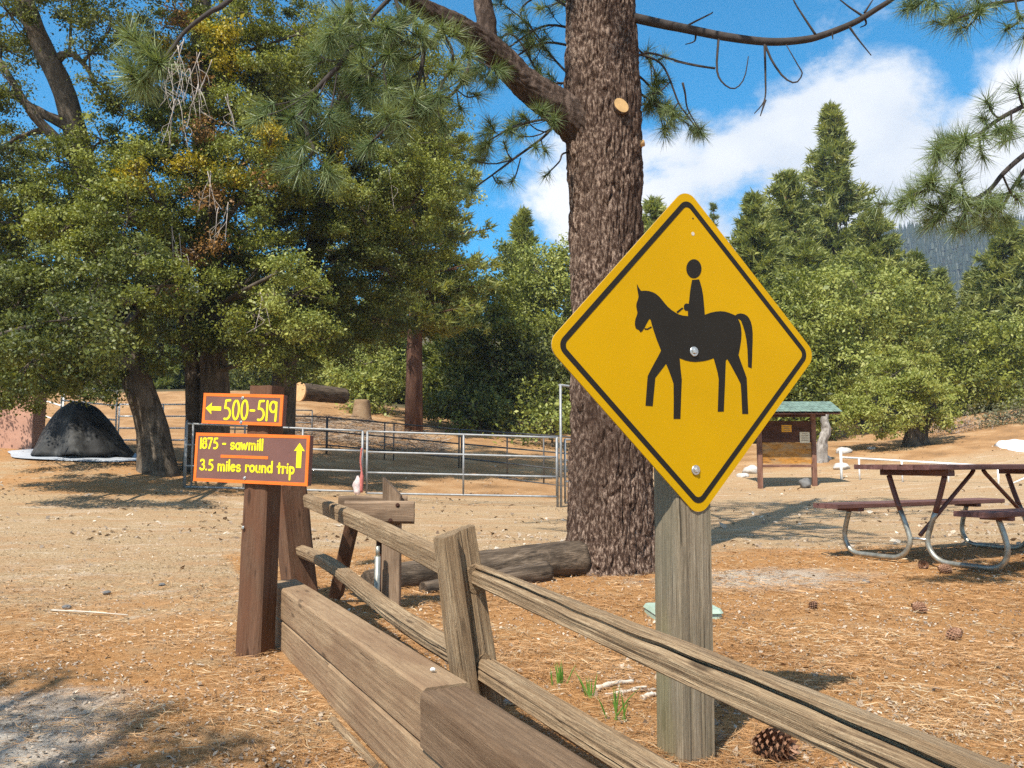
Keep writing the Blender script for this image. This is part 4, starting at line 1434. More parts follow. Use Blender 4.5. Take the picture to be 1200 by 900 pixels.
g = Vector(wl(2.47, 0.095, LOW + 2 * THH)); stone('pebble', g + Vector((0, 0, .006)), 0.009, M['white_bit'], 'tiny white pebble lying on top of the timber wall', 22, .7)
rnd = random.Random(6)
for i in range(9):
    g = ground_at(478 + rnd.uniform(0, 20), 677 + rnd.uniform(-3, 6))
    stone('white_pebble', g + Vector((0, 0, .012)), rnd.uniform(.012, .022), M['white_bit'], 'one of the small white pebbles clustered on the ground right of the plank barrier', 30 + i, .75, 'pebble', 'white pebbles beside the barrier')
for px, py, r, lab in ((375 / 3, 600 + 287 / 3, .03, 'flat grey stone lying on the open sandy ground'), (570 / 3, 600 + 258 / 3, .025, 'small dark stone on the sand left of the trail sign'), (235 / 3, 600 + 338 / 3, .03, 'brown clod on the sand at the far left'),
                       (1015, 683, .03, 'dark stone at the foot of the picnic table shade'), (250 / 1, 736 - 20, .012, 'tiny pebble on the needles near the trail sign')):
    g = ground_at(px, py)
    stone('small_stone', g + Vector((0, 0, r * .25)), r, M['dark_stone'], lab, int(px), .55)

# snow patch on the right bank
mb = MB()
sc_ = ground_at(1199, 526)
pts = []
for j in range(48):
    a = 2 * math.pi * j / 48
    rr = 1 + 0.35 * noise.noise((math.cos(a) * 1.8, math.sin(a) * 1.8, 8)) + .15 * noise.noise((math.cos(a) * 5, math.sin(a) * 5, 8))
    pts.append((rr * .95 * math.cos(a), rr * 1.2 * math.sin(a)))
rings = []
for k in (1.0, 0.85, 0.5, 0.05):
    rings.append([(sc_.x + .35 + x * k, sc_.y + y * k, Z(sc_.x + .35 + x * k, sc_.y + y * k) + (0.09 if k < 1 else -.05) + .12 * noise.noise((x * k * 1.5, y * k * 1.5, 2))) for x, y in pts])
mb.grid(rings, True, True, True)
tag(mb.build('snow_patch', M['snow']), 'melting patch of white snow on the orange dirt bank', 'snow patch')

# ------------------------------------------------------------------ vegetation helpers


def unit(rng, n):
    v = rng.normal(size=(n, 3))
    return v / np.linalg.norm(v, axis=1, keepdims=True)


def leaf_quads(rng, C, length, width, up=0.35, jitter=0.35, outward=None):
    """Rhombus leaves at points C, turned every way with some bias to face up and outwards."""
    n = len(C)
    N = unit(rng, n) + np.array([0, 0, up])
    if outward is not None:
        N = N + outward * 0.6
    N /= np.linalg.norm(N, axis=1, keepdims=True)
    A = np.cross(N, unit(rng, n))
    A /= np.maximum(np.linalg.norm(A, axis=1, keepdims=True), 1e-6)
    B = np.cross(N, A)
    sz = np.exp(rng.normal(0, .28, (n, 1)))
    L = sz * length * (1 + jitter * rng.uniform(-1, 1, (n, 1))) / 2
    W = sz * width * (1 + jitter * rng.uniform(-1, 1, (n, 1))) / 2
    fold = N * W * 0.35
    return np.stack([C - A * L, C - B * W + fold, C + A * L, C + B * W + fold], 1)


def clump_points(rng, center, rad, n, sub, sub_r):
    """Leaf points gathered in tufts spread through an ellipsoid, denser near its skin."""
    k = max(3, sub)
    d = unit(rng, k)
    r = rng.uniform(0.25, 1.0, (k, 1)) ** 0.45
    cen = d * r * np.array(rad)
    size = rng.uniform(0.6, 1.4, (k, 1)) * sub_r
    w = rng.integers(0, k, n)
    off = rng.normal(size=(n, 3)) * np.array([1, 1, 0.55])
    P = cen[w] + off * size[w] * 0.55
    o = P / np.maximum(np.linalg.norm(P, axis=1, keepdims=True), 1e-6)
    return P + np.array(center), o, cen + np.array(center)


def trunk_mesh(path, radii, nseg, nring, amp, seed, plate=5.0, zs=0.3, flare=None):
    """Tapered bole with furrowed bark plates."""
    pts = resample(path, nring)
    rad = np.interp(np.linspace(0, 1, nring), np.linspace(0, 1, len(radii)), radii)
    rings = []
    s = 0.0
    for i, p in enumerate(pts):
        if i:
            s += (p - pts[i - 1]).length
        t = (pts[min(i + 1, nring - 1)] - pts[max(i - 1, 0)]).normalized()
        u = Vector((1, 0, 0))
        u = (u - t * u.dot(t)).normalized()
        w = t.cross(u)
        ring = []
        for j in range(nseg):
            a = 2 * math.pi * j / nseg
            ca, sa = math.cos(a), math.sin(a)
            r = rad[i]
            if flare:
                r *= 1 + flare[0] * math.exp(-s / flare[1]) * (0.75 + 0.5 * noise.noise((ca * 1.5, sa * 1.5, seed)))
            if amp > 0:
                q = Vector((ca * r * plate + seed, sa * r * plate, s * plate * zs))
                q += Vector((noise.noise(q * 1.3), noise.noise(q * 1.3 + Vector((9, 0, 0))), noise.noise(q * .9 + Vector((0, 5, 0))))) * 0.6
                d, _ = noise.voronoi(q)
                e = min(1.0, (d[1] - d[0]) * 2.6) ** 0.7
                r += amp * (e - 0.6) + amp * 0.45 * noise.noise(q * 2.3) + amp * 0.3 * noise.noise(q * 6.0)
                r += amp * 1.2 * noise.noise((ca * 1.3 + seed, sa * 1.3, s * 0.6))
                fw = noise.noise((ca * r * plate * .55 + seed, sa * r * plate * .55, s * .9))
                r -= amp * .9 * max(0, .25 - abs(fw)) * 4 * .6
            ring.append(p + (u * ca + w * sa) * r)
        rings.append(ring)
    mb = MB()
    mb.grid(rings, True, True)
    return mb


def leafy_tree(name, label, base, trunk_paths, clumps, mats, bark, leaf=(0.056, 0.034), dens=950, seed=1, cat='tree', group=None, sub_r=0.28, limbs=True, amp=0.02, nseg=20):
    """trunk_paths: [(points, radii)]; clumps: [(centre, (rx,ry,rz), material index, density factor)]."""
    rng = np.random.default_rng(seed)
    root = thing(name, label, cat, base, group=group)
    for pth, rad in trunk_paths:
        trunk_mesh(pth, rad, nseg, 30, amp, seed, 6.0, 0.3, (0.35, 0.35)).build('trunk', bark, root)
    allq, mi, tips = [], [], []
    for cen, rad, m_i, df in clumps:
        area = (rad[0] * rad[2] + rad[0] * rad[1] + rad[1] * rad[2]) / 3 * math.pi
        n = int(dens * area * df)
        if n < 4:
            continue
        P, o, sc = clump_points(rng, cen, rad, n, int(5 + area * 4.5), sub_r)
        allq.append(leaf_quads(rng, P, leaf[0], leaf[1], 0.35, 0.4, o))
        mi.append(np.full(n, m_i))
        tips.append((Vector(cen), [Vector(q) for q in sc[:7]]))
    me = polys_np('crown', np.concatenate(allq), False, np.concatenate(mi))
    link('crown', me, mats, root)
    if limbs:
        mb = MB()
        rnd = random.Random(seed)
        nodes = [p for pth, rad in trunk_paths for p in resample(pth, 12)[4:]]
        for cen, sc in tips:
            st_ = min(nodes, key=lambda q: (q - cen).length + 0.8 * max(0, q.z - cen.z))
            mid = st_.lerp(cen, 0.5) + Vector((rnd.uniform(-.2, .2), rnd.uniform(-.2, .2), rnd.uniform(-.1, .3)))
            L = (cen - st_).length
            r0 = min(0.09, 0.02 + 0.018 * L)
            mb.tube(resample([st_, mid, cen], 8), [r0 * (1 - 0.65 * i / 7) for i in range(8)], 6, False)
            for q in sc:
                m2 = cen.lerp(q, 0.5) + Vector((rnd.uniform(-.1, .1), rnd.uniform(-.1, .1), rnd.uniform(-.1, .1)))
                mb.tube(resample([cen, m2, q], 5), [0.016, 0.014, 0.011, 0.008, 0.005], 5, False)
        mb.build('branches', bark, root)['kind'] = 'stuff'
    return root


def tris_needles(rng, origin, axis_, n, length, width, lo=15, hi=85, droop=0.12, along=0.10):
    """A tuft of long needles round the end of a twig."""
    a = np.array(axis_) / np.linalg.norm(axis_)
    d = unit(rng, n)
    p = d - (d @ a)[:, None] * a
    p /= np.maximum(np.linalg.norm(p, axis=1, keepdims=True), 1e-6)
    ph = np.radians(rng.uniform(lo, hi, (n, 1)))
    D = a * np.cos(ph) + p * np.sin(ph)
    D[:, 2] -= droop
    D /= np.linalg.norm(D, axis=1, keepdims=True)
    B = np.array(origin) - a * along * rng.uniform(0, 1, (n, 1))
    L = length * rng.uniform(0.7, 1.1, (n, 1))
    W = np.cross(D, unit(rng, n))
    W /= np.maximum(np.linalg.norm(W, axis=1, keepdims=True), 1e-6)
    W *= width / 2
    tip = B + D * L
    tip[:, 2] -= droop * 0.25 * L[:, 0]
    return np.stack([B - W, B + W, tip], 1)


def pine_branch(root, pts, r0, r1, seed, twigs=6, twig_len=0.35, tufts=None, needles=75, nlen=0.2, nw=0.0055, bare=0.35, name='branch', mat=None, droop=0.15, up=0.25, sub=True):
    """A limb with side twigs, a needle tuft on the end of each; needles are a sub-part."""
    rng = np.random.default_rng(seed)
    rnd = random.Random(seed)
    P = resample(pts, max(8, 5 * len(pts)))
    n = len(P)
    mb = MB()
    mb.tube(P, [r0 + (r1 - r0) * i / (n - 1) for i in range(n)], 9)
    tri = []
    ends = [(P[-1], P[-1] - P[-3])]
    for k in range(twigs):
        t = bare + (1 - bare) * (k + rnd.random()) / max(1, twigs)
        i = min(n - 2, int(t * (n - 1)))
        d = (P[i + 1] - P[i]).normalized()
        side = d.cross(Vector((0, 0, 1))).normalized() * (1 if k % 2 else -1)
        v = (d * rnd.uniform(.3, .9) + side * rnd.uniform(.3, 1) + Vector((0, 0, rnd.uniform(-.45, .5) + up * 0.5))).normalized()
        L = twig_len * rnd.uniform(.55, 1.25) * (1.15 - 0.5 * t)
        q0, q2 = P[i], P[i] + v * L
        q1 = q0.lerp(q2, .5) + Vector((0, 0, -rnd.uniform(.02, .10) * L * 2))
        rr = max(0.004, (r0 + (r1 - r0) * t) * 0.45)
        mb.tube(resample([q0, q1, q2], 6), [rr, rr * .9, rr * .8, rr * .7, rr * .6, rr * .55], 6, False)
        ends.append((q2, q2 - q1))
        if sub and rnd.random() < .6:
            v2 = (v + Vector((rnd.uniform(-.8, .8), rnd.uniform(-.8, .8), rnd.uniform(-.5, .4)))).normalized()
            q4 = q1 + v2 * L * .55
            mb.tube([q1, q1.lerp(q4, .5) + Vector((0, 0, -.02)), q4], [rr * .6, rr * .5, rr * .4], 5, False)
            ends.append((q4, v2))
    for q0, q1 in (tufts or []):
        mb.tube(resample([q0, Vector(q0).lerp(Vector(q1), .5) + Vector((0, 0, -.04)), q1], 6), 0.0065, 5, False)
        ends.append((Vector(q1), Vector(q1) - Vector(q0)))
    br = mb.build(name, mat or M['twig'], root)
    for p, d in ends:
        if needles:
            d = Vector(d).normalized()
            tri.append(tris_needles(rng, p, d, needles, nlen * rnd.uniform(.8, 1.1), nw, 10, 100, droop))
    if tri:
        me = polys_np('needles', np.concatenate(tri))
        link('needles', me, M['needle'], br)
    return br


# ------------------------------------------------------------------ the big pine
BP = Vector((at(716, 655, 7.6).x, 7.6, Z(0.88, 7.6)))
root = thing('big_pine', 'massive pine with furrowed red brown bark, a sawn knot and long needled branches', 'pine tree', BP)


def bt(px, py, Y=7.6):
    return at(px, py, Y)


trunk_pts = [Vector((at(717, 655, 7.6).x, 7.6, BP.z - 0.15)), bt(716, 560), bt(713, 420), bt(709, 250), bt(706, 120), bt(704, 0), bt(702, -160), bt(700, -360), Vector((0.8, 7.6, 9.5)), Vector((0.75, 7.6, 13)), Vector((0.7, 7.6, 17))]
mpp = 7.6 / 1000
tr = trunk_mesh(trunk_pts, [48 * mpp, 46.5 * mpp, 45 * mpp, 43 * mpp, 43 * mpp, 43 * mpp, 40 * mpp, .29, .25, .18, .06], 300, 760, 0.032, 3.7, 16.0, 0.20, (0.62, 0.30))
trunk = tr.build('trunk', M['pine_bark'], root)
# sawn branch stub
kc_ = bt(727, 125, 7.6 - 0.315)
kn = (Vector((0.22, -1, 0.1))).normalized()
ku = kn.orthogonal().normalized()
kw = kn.cross(ku)
mb = MB()
mb.grid([[kc_ + (ku * math.cos(2 * math.pi * j / 20) * .058 + kw * math.sin(2 * math.pi * j / 20) * .075) * s + kn * hh for j in range(20)] for s, hh in ((1.35, -.12), (1.1, 0.0), (1.0, .025))], True, True)
stub = mb.build('branch_stub', M['pine_bark'], trunk)
mb = MB()
mb.grid([[kc_ + (ku * math.cos(2 * math.pi * j / 20) * .056 + kw * math.sin(2 * math.pi * j / 20) * .073) * s + kn * hh for j in range(20)] for s, hh in ((1.0, .02), (1.0, .029))], True, True)
mb.build('sawn_face', M['cut_wood'], trunk)
mb = MB()
k2 = bt(751, 170, 7.5)
mb.tube([k2 - Vector((.06, 0, 0)), k2 + Vector((.03, 0, .02))], [.035, .03], 10)
mb.build('sawn_face', M['cut_wood'], trunk)

# the heavy limb up to the left, forked
lp = [bt(690, 158, 7.55), bt(655, 127, 7.45), bt(615, 98, 7.35), bt(580, 62, 7.2), bt(543, 35, 7.05), bt(500, 12, 6.85), bt(455, -25, 6.7), bt(400, -80, 6.5)]
limb = trunk_mesh(lp, [.21, .165, .135, .12, .105, .085, .075, .06], 110, 170, 0.014, 8.1, 20.0, 0.3).build('limb', M['limb_bark'], root)
lp2 = [bt(572, 58, 7.2), bt(570, 25, 7.25), bt(566, -10, 7.3), bt(575, -90, 7.4)]
trunk_mesh(lp2, [.085, .09, .08, .07], 40, 50, 0.010, 5.1, 14.0, 0.3).build('limb', M['limb_bark'], root)

B = lambda *q: [bt(*z) for z in q]
# hanging boughs at the left, over the oaks
pine_branch(root, B((490, 15, 6.85), (455, 42, 6.7), (425, 47, 6.6), (410, 58, 6.5), (396, 78, 6.4), (375, 100, 6.35), (355, 124, 6.3), (361, 160, 6.3), (367, 176, 6.25), (352, 196, 6.2)), .03, .010, 1, 8, .34, needles=110, nlen=.22, bare=.25,
            tufts=[(bt(375, 100, 6.35), bt(310, 125, 6.2)), (bt(375, 100, 6.35), bt(300, 140, 6.1)), (bt(396, 78, 6.4), bt(385, 140, 6.3)), (bt(366, 112, 6.3), bt(338, 142, 6.1))])
pine_branch(root, B((500, 25, 6.9), (497, 60, 6.8), (490, 100, 6.7), (482, 135, 6.6), (462, 142, 6.5), (430, 172, 6.4)), .022, .008, 2, 8, .32, needles=110, nlen=.22, bare=.2,
            tufts=[(bt(482, 135, 6.6), bt(470, 160, 6.5)), (bt(490, 100, 6.7), bt(455, 95, 6.5)), (bt(497, 60, 6.8), bt(470, 70, 6.6))])
pine_branch(root, B((545, 45, 7.1), (550, 75, 7.0), (535, 105, 6.9), (512, 123, 6.8), (482, 140, 6.7)), .02, .008, 3, 8, .3, needles=95, nlen=.2, bare=.15,
            tufts=[(bt(535, 105, 6.9), bt(560, 112, 6.9)), (bt(535, 105, 6.9), bt(540, 130, 6.8)), (bt(512, 123, 6.8), bt(520, 150, 6.7))])
pine_branch(root, B((520, 28, 6.95), (500, 55, 6.9), (470, 50, 6.8), (440, 75, 6.7), (420, 110, 6.6)), .02, .008, 4, 12, .36, needles=110, nlen=.22, bare=.1)
pine_branch(root, B((455, -25, 6.7), (470, 30, 6.6), (450, 70, 6.5), (455, 110, 6.4)), .018, .008, 16, 9, .34, needles=110, nlen=.22, bare=.15)
pine_branch(root, B((500, 12, 6.85), (530, 60, 6.8), (520, 95, 6.7), (500, 130, 6.6)), .016, .007, 17, 8, .3, needles=100, nlen=.21, bare=.15)
pine_branch(root, B((470, -15, 6.7), (440, 15, 6.6), (425, 30, 6.5), (400, 20, 6.4), (385, 45, 6.3)), .02, .008, 5, 9, .34, needles=110, nlen=.22, bare=.1)
pine_branch(root, B((330, -60, 6.2), (269, 0, 5.9), (245, 15, 5.8), (217, 37, 5.75), (195, 65, 5.7), (160, 96, 5.65)), .022, .009, 6, 2, .2, needles=130, nlen=.235, nw=.0075, bare=.75,
            tufts=[(bt(195, 65, 5.7), bt(168, 55, 5.6)), (bt(160, 96, 5.65), bt(150, 78, 5.6)), (bt(185, 75, 5.7), bt(150, 38, 5.6))])
# below the limb, against the sky
pine_branch(root, B((672, 140, 7.5), (650, 148, 7.45), (634, 163, 7.4), (601, 187, 7.3), (577, 205, 7.25), (552, 223, 7.2)), .016, .006, 7, 3, .2, needles=62, nlen=.17, bare=.4,
            tufts=[(bt(650, 148, 7.4), bt(607, 160, 7.2)), (bt(640, 155, 7.4), bt(612, 135, 7.2)), (bt(601, 187, 7.3), bt(552, 187, 7.1)), (bt(610, 185, 7.3), bt(599, 215, 7.2)), (bt(577, 205, 7.25), bt(588, 214, 7.2)),
                   (bt(601, 187, 7.3), bt(590, 165, 7.2)), (bt(634, 163, 7.4), bt(640, 178, 7.3))])
pine_branch(root, B((676, 178, 7.6), (660, 180, 7.5), (655, 190, 7.45), (638, 207, 7.4)), .010, .006, 8, 0, .2, needles=60, nlen=.165)
pine_branch(root, B((690, 60, 7.9), (640, 50, 8.0), (600, 70, 8.1), (575, 100, 8.1)), .014, .006, 9, 5, .3, needles=60, nlen=.18, bare=.2)
pine_branch(root, B((690, 110, 7.9), (650, 70, 8.1), (620, 30, 8.2), (590, 5, 8.3)), .014, .006, 10, 5, .3, needles=60, nlen=.18, bare=.25)
pine_branch(root, B((680, 20, 7.8), (640, -5, 8.0), (610, 15, 8.1), (640, 60, 8.1)), .014, .006, 11, 4, .3, needles=60, nlen=.18, bare=.25)
# right of the trunk
pine_branch(root, B((735, 75, 7.5), (758, 62, 7.5), (800, 73, 7.45), (838, 80, 7.4)), .013, .006, 12, 0, .2, needles=0)
pine_branch(root, B((738, 80, 7.7), (765, 105, 7.8), (772, 128, 7.8), (779, 160, 7.8)), .012, .006, 13, 2, .2, needles=70, nlen=.18, bare=.4,
            tufts=[(bt(765, 105, 7.8), bt(762, 66, 7.8)), (bt(772, 128, 7.8), bt(790, 148, 7.8)), (bt(765, 100, 7.8), bt(768, 88, 7.7))])
pine_branch(root, B((740, 62, 7.6), (775, 75, 7.6), (795, 120, 7.6), (803, 132, 7.6), (819, 154, 7.6)), .011, .006, 14, 0, .2, needles=75, nlen=.185,
            tufts=[(bt(795, 120, 7.6), bt(778, 130, 7.6)), (bt(785, 96, 7.6), bt(760, 110, 7.6))])
pine_branch(root, B((685, 145, 7.5), (640, 140, 7.3), (600, 150, 7.2), (565, 170, 7.1)), .014, .006, 18, 9, .26, needles=85, nlen=.175, nw=.006, bare=.2)
pine_branch(root, B((690, 90, 8.0), (640, 95, 8.1), (600, 40, 8.1), (560, 70, 8.1)), .014, .006, 19, 10, .3, needles=80, nlen=.18, nw=.006, bare=.15)
pine_branch(root, B((690, 40, 7.9), (640, 30, 8.0), (590, 60, 8.0), (545, 90, 8.0)), .014, .006, 20, 10, .3, needles=80, nlen=.18, nw=.006, bare=.15)
pine_branch(root, B((738, 100, 7.7), (765, 120, 7.8), (790, 135, 7.8), (825, 158, 7.7)), .011, .006, 21, 8, .24, needles=85, nlen=.185, nw=.006, bare=.2)
pine_branch(root, B((738, 50, 7.8), (760, 70, 7.9), (770, 95, 7.9), (765, 120, 7.9)), .011, .006, 22, 7, .24, needles=80, nlen=.18, nw=.006, bare=.2)
# dead bough
dead = pine_branch(root, B((730, 18, 7.5), (775, 28, 7.45), (800, 33, 7.4), (850, 43, 7.3), (900, 49, 7.2), (940, 47, 7.1), (965, 41, 7.05), (1000, 27, 7.0), (1025, 12, 6.95), (1052, -6, 6.9), (1090, -40, 6.8)), .045, .018, 15, 0, .2, needles=0, name='dead_branch')
dead['label'] = 'bare dead branch reaching right across the sky'
mb = MB()
for tw in (((842, 46, 7.3), (840, 80, 7.25), (846, 96, 7.2), (860, 104, 7.2), (872, 92, 7.2), (877, 66, 7.2)), ((838, 80, 7.3), (815, 77, 7.3), (790, 72, 7.35)),
           ((896, 50, 7.2), (897, 90, 7.2), (896, 117, 7.2), (884, 133, 7.2)), ((897, 117, 7.2), (891, 136, 7.2)), ((896, 50, 7.2), (904, 70, 7.2), (918, 90, 7.15), (932, 97, 7.1), (940, 87, 7.1), (936, 78, 7.1), (921, 52, 7.1)),
           ((995, 31, 7.0), (1005, 45, 7.0), (1021, 65, 7.0)), ((956, 41, 7.05), (942, 20, 7.05), (930, 0, 7.1), (925, -20, 7.1)), ((1012, 18, 7.0), (1015, 28, 7), (1008, 32, 7)), ((1013, 20, 7.0), (995, 8, 7.0), (980, -4, 7.0)), ((1013, 15, 7.0), (1024, -2, 7.0)),
           ((800, 33, 7.4), (815, 25, 7.4), (833, 16, 7.4), (835, 14, 7.4)), ((815, 38, 7.4), (814, 48, 7.4), (803, 52, 7.4)), ((975, 36, 7.02), (976, 46, 7.02)), ((800, 97, 7.4), (803, 110, 7.4), (806, 128, 7.4), (820, 152, 7.4))):
    q = resample([bt(*z) for z in tw], 14)
    mb.tube(q, [.011 - .007 * i / 13 for i in range(14)], 6)
mb.build('twigs', M['twig'], dead)['kind'] = 'stuff'
# boughs low over the viewer's side, which keep the upper bole in broken shade
rnd = random.Random(79)
for k in range(9):
    z0 = 6.3 + 0.42 * k
    a = math.atan2(SUN_TO.y, SUN_TO.x) + rnd.uniform(-.75, .75)
    L = rnd.uniform(1.7, 2.7)
    d = Vector((math.cos(a), math.sin(a), 0))
    st_ = Vector((0.8, 7.6, z0))
    pine_branch(root, [st_, st_ + d * L * .4 + Vector((0, 0, .1)), st_ + d * L * .8 + Vector((0, 0, .05)), st_ + d * L + Vector((0, 0, .2))], .04, .012, 500 + k, 16, .6, needles=60, nlen=.23, nw=.010, bare=.15)
# crown above the frame
rnd = random.Random(77)
crown_seed = 100
for k in range(26):
    z0 = 6.6 + 9.5 * k / 26
    a = rnd.uniform(0, 2 * math.pi)
    L = (3.6 - 0.16 * (z0 - 6)) * rnd.uniform(.75, 1.1)
    d = Vector((math.cos(a), math.sin(a), 0))
    st_ = Vector((0.78, 7.6, z0))
    pine_branch(root, [st_, st_ + d * L * .4 + Vector((0, 0, .15)), st_ + d * L * .8 + Vector((0, 0, .1)), st_ + d * L + Vector((0, 0, .3))], .05, .012, crown_seed + k, 15, .75, needles=38, nlen=.23, nw=.012, bare=.2)

# ------------------------------------------------------------------ pine boughs at the upper right, from a tree outside the frame
NP = Vector((5.6, 6.4, Z(5.6, 6.4)))
root = thing('pine_tree', 'pine whose long needled boughs hang in at the upper right corner', 'pine tree', NP)
trunk_mesh([NP + Vector((0, 0, -.2)), NP + Vector((.05, 0, 3)), NP + Vector((.1, 0, 7)), NP + Vector((.1, 0, 12))], [.27, .24, .17, .05], 40, 80, .012, 2.2, 9, .3, (.2, .3)).build('trunk', M['pine_bark'], root)
C6 = lambda *q: [at(*z) for z in q]
pine_branch(root, [NP + Vector((0, 0, 3.2))] + C6((1260, 95, 5.4), (1200, 124, 5.2), (1170, 140, 5.1), (1147, 157, 5.0), (1127, 165, 5.0), (1100, 172, 4.95)), .02, .006, 201, 9, .22, needles=110, nlen=.165, nw=.0042, bare=.55,
            tufts=[(at(1175, 138, 5.1), at(1155, 118, 5.0)), (at(1200, 124, 5.2), at(1192, 100, 5.1)), (at(1147, 157, 5), at(1152, 185, 5)), (at(1127, 165, 5), at(1120, 190, 4.95)), (at(1185, 130, 5.1), at(1185, 158, 5.1)), (at(1165, 142, 5.1), at(1150, 138, 5.0))])
pine_branch(root, [NP + Vector((0, 0, 2.9))] + C6((1260, 140, 5.4), (1205, 178, 5.2), (1177, 202, 5.15), (1160, 222, 5.1), (1138, 234, 5.05), (1112, 232, 5), (1090, 222, 5), (1053, 236, 4.95)), .02, .006, 202, 12, .26, needles=110, nlen=.165, nw=.0042, bare=.5,
            tufts=[(at(1090, 222, 5), at(1085, 212, 4.9)), (at(1138, 234, 5.05), at(1122, 200, 5)), (at(1112, 232, 5), at(1094, 262, 5)), (at(1138, 234, 5), at(1120, 268, 5)), (at(1160, 222, 5), at(1165, 250, 5)), (at(1100, 230, 5), at(1108, 250, 5)), (at(1065, 234, 5), at(1052, 245, 4.9)),
                   (at(1150, 226, 5), at(1143, 255, 5)), (at(1175, 205, 5), at(1195, 235, 5.1)), (at(1130, 236, 5), at(1132, 246, 4.9))])
pine_branch(root, [NP + Vector((0, 0, 2.9))] + C6((1270, 150, 5.6), (1215, 185, 5.5), (1190, 215, 5.45), (1170, 250, 5.4), (1150, 262, 5.4)), .018, .006, 203, 8, .3, needles=80, nlen=.165, nw=.0042, bare=.5)
pine_branch(root, [NP + Vector((0, 0, 4.1))] + C6((1270, -30, 5.4), (1215, -5, 5.2), (1160, 5, 5.1), (1140, 15, 5.05), (1112, 25, 5)), .018, .006, 204, 7, .26, needles=80, nlen=.16, nw=.0042, bare=.6,
            tufts=[(at(1215, -5, 5.2), at(1178, 36, 5.0)), (at(1160, 5, 5.1), at(1140, -6, 5)), (at(1190, 0, 5.1), at(1195, 22, 5)), (at(1215, -5, 5.1), at(1200, 45, 5))])
pine_branch(root, [NP + Vector((0, 0, 4.3))] + C6((1240, -60, 5.3), (1170, -40, 5.2), (1110, -25, 5.1), (1090, -4, 5.05)), .018, .006, 205, 6, .26, needles=80, nlen=.16, nw=.0042, bare=.7)
rnd = random.Random(78)
for k in range(14):
    z0 = 3.6 + 7.5 * k / 14
    a = rnd.uniform(-1.9, 1.9)
    L = (2.6 - 0.14 * (z0 - 3)) * rnd.uniform(.75, 1.1)
    d = Vector((math.cos(a), math.sin(a), 0))
    st_ = NP + Vector((.06, 0, z0))
    pine_branch(root, [st_, st_ + d * L * .5 + Vector((0, 0, .1)), st_ + d * L + Vector((0, 0, .3))], .035, .01, 300 + k, 12, .6, needles=36, nlen=.22, nw=.012, bare=.2)

# ------------------------------------------------------------------ leafy trees on the left


def cl(px, py, Y, r, m_i=0, df=1.0, sy=None, ry=1.0):
    """A crown mass seen at a photo pixel: r is its radius in photo pixels."""
    rr = r * Y / 1000
    return (tuple(at(px, py, Y)), (rr, (sy if sy else rr) * ry, rr * 0.9), m_i, df)


LM = [M['oak_leaf'], M['oak_leaf_dark'], M['oak_leaf_pale'], M['mistletoe'], M['dead_leaf']]
YA = 18.6
fa = foot(184, YA, 535)
leafy_tree('oak_tree', 'oak with a trunk leaning left beside the black covered mound', fa,
           [([fa + Vector((.05, 0, -.3)), at(178, 500, YA), at(155, 430, YA), at(140, 370, YA), at(122, 290, YA), at(100, 200, YA - .3), at(74, 105, YA - .8), at(50, 55, YA - 1.1), at(28, 0, YA - 1.3), at(5, -60, YA - 1.5)], [.42, .33, .30, .29, .28, .26, .24, .22, .2, .1]),
            ([at(62, 75, YA - .9), at(80, 62, 17.5), at(98, 75, 17.4), at(112, 98, 17.3)], [.09, .07, .05, .03]), ([at(85, 150, YA - .6), at(45, 130, 17.6), at(10, 110, 17.4), at(-20, 112, 17.4)], [.12, .09, .07, .05]),
            ([at(95, 190, YA - .4), at(40, 135, 17.5), at(0, 70, 17.4)], [.14, .1, .05]),
            ([at(150, 420, YA), at(170, 330, YA), at(190, 240, YA - .5)], [.2, .14, .06])],
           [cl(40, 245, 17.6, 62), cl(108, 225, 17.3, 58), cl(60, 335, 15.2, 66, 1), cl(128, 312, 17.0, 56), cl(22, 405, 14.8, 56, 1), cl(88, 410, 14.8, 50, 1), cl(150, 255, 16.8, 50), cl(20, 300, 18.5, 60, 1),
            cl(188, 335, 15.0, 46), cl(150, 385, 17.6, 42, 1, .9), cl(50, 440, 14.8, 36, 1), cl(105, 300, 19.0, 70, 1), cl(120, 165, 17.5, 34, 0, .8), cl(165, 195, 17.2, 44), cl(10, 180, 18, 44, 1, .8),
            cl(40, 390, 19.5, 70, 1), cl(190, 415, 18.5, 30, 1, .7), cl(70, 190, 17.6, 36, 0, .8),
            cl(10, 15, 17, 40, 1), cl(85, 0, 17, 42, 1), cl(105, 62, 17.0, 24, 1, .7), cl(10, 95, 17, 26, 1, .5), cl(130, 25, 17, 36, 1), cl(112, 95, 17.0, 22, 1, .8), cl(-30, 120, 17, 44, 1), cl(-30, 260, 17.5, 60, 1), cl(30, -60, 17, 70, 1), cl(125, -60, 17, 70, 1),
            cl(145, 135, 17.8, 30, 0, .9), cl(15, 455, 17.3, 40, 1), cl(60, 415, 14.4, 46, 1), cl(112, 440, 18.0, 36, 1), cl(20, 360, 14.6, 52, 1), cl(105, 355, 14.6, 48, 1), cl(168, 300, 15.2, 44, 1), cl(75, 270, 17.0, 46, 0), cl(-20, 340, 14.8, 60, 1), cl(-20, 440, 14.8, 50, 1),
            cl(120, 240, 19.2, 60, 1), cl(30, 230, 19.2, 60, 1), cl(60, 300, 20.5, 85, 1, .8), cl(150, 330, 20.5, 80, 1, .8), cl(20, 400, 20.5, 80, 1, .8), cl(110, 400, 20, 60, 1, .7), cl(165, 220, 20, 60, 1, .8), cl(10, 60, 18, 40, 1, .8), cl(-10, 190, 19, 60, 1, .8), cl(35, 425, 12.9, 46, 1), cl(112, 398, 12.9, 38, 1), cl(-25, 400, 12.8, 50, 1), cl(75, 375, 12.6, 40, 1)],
           LM, M['oak_bark'], seed=11, dens=2500)
YB = 19.6
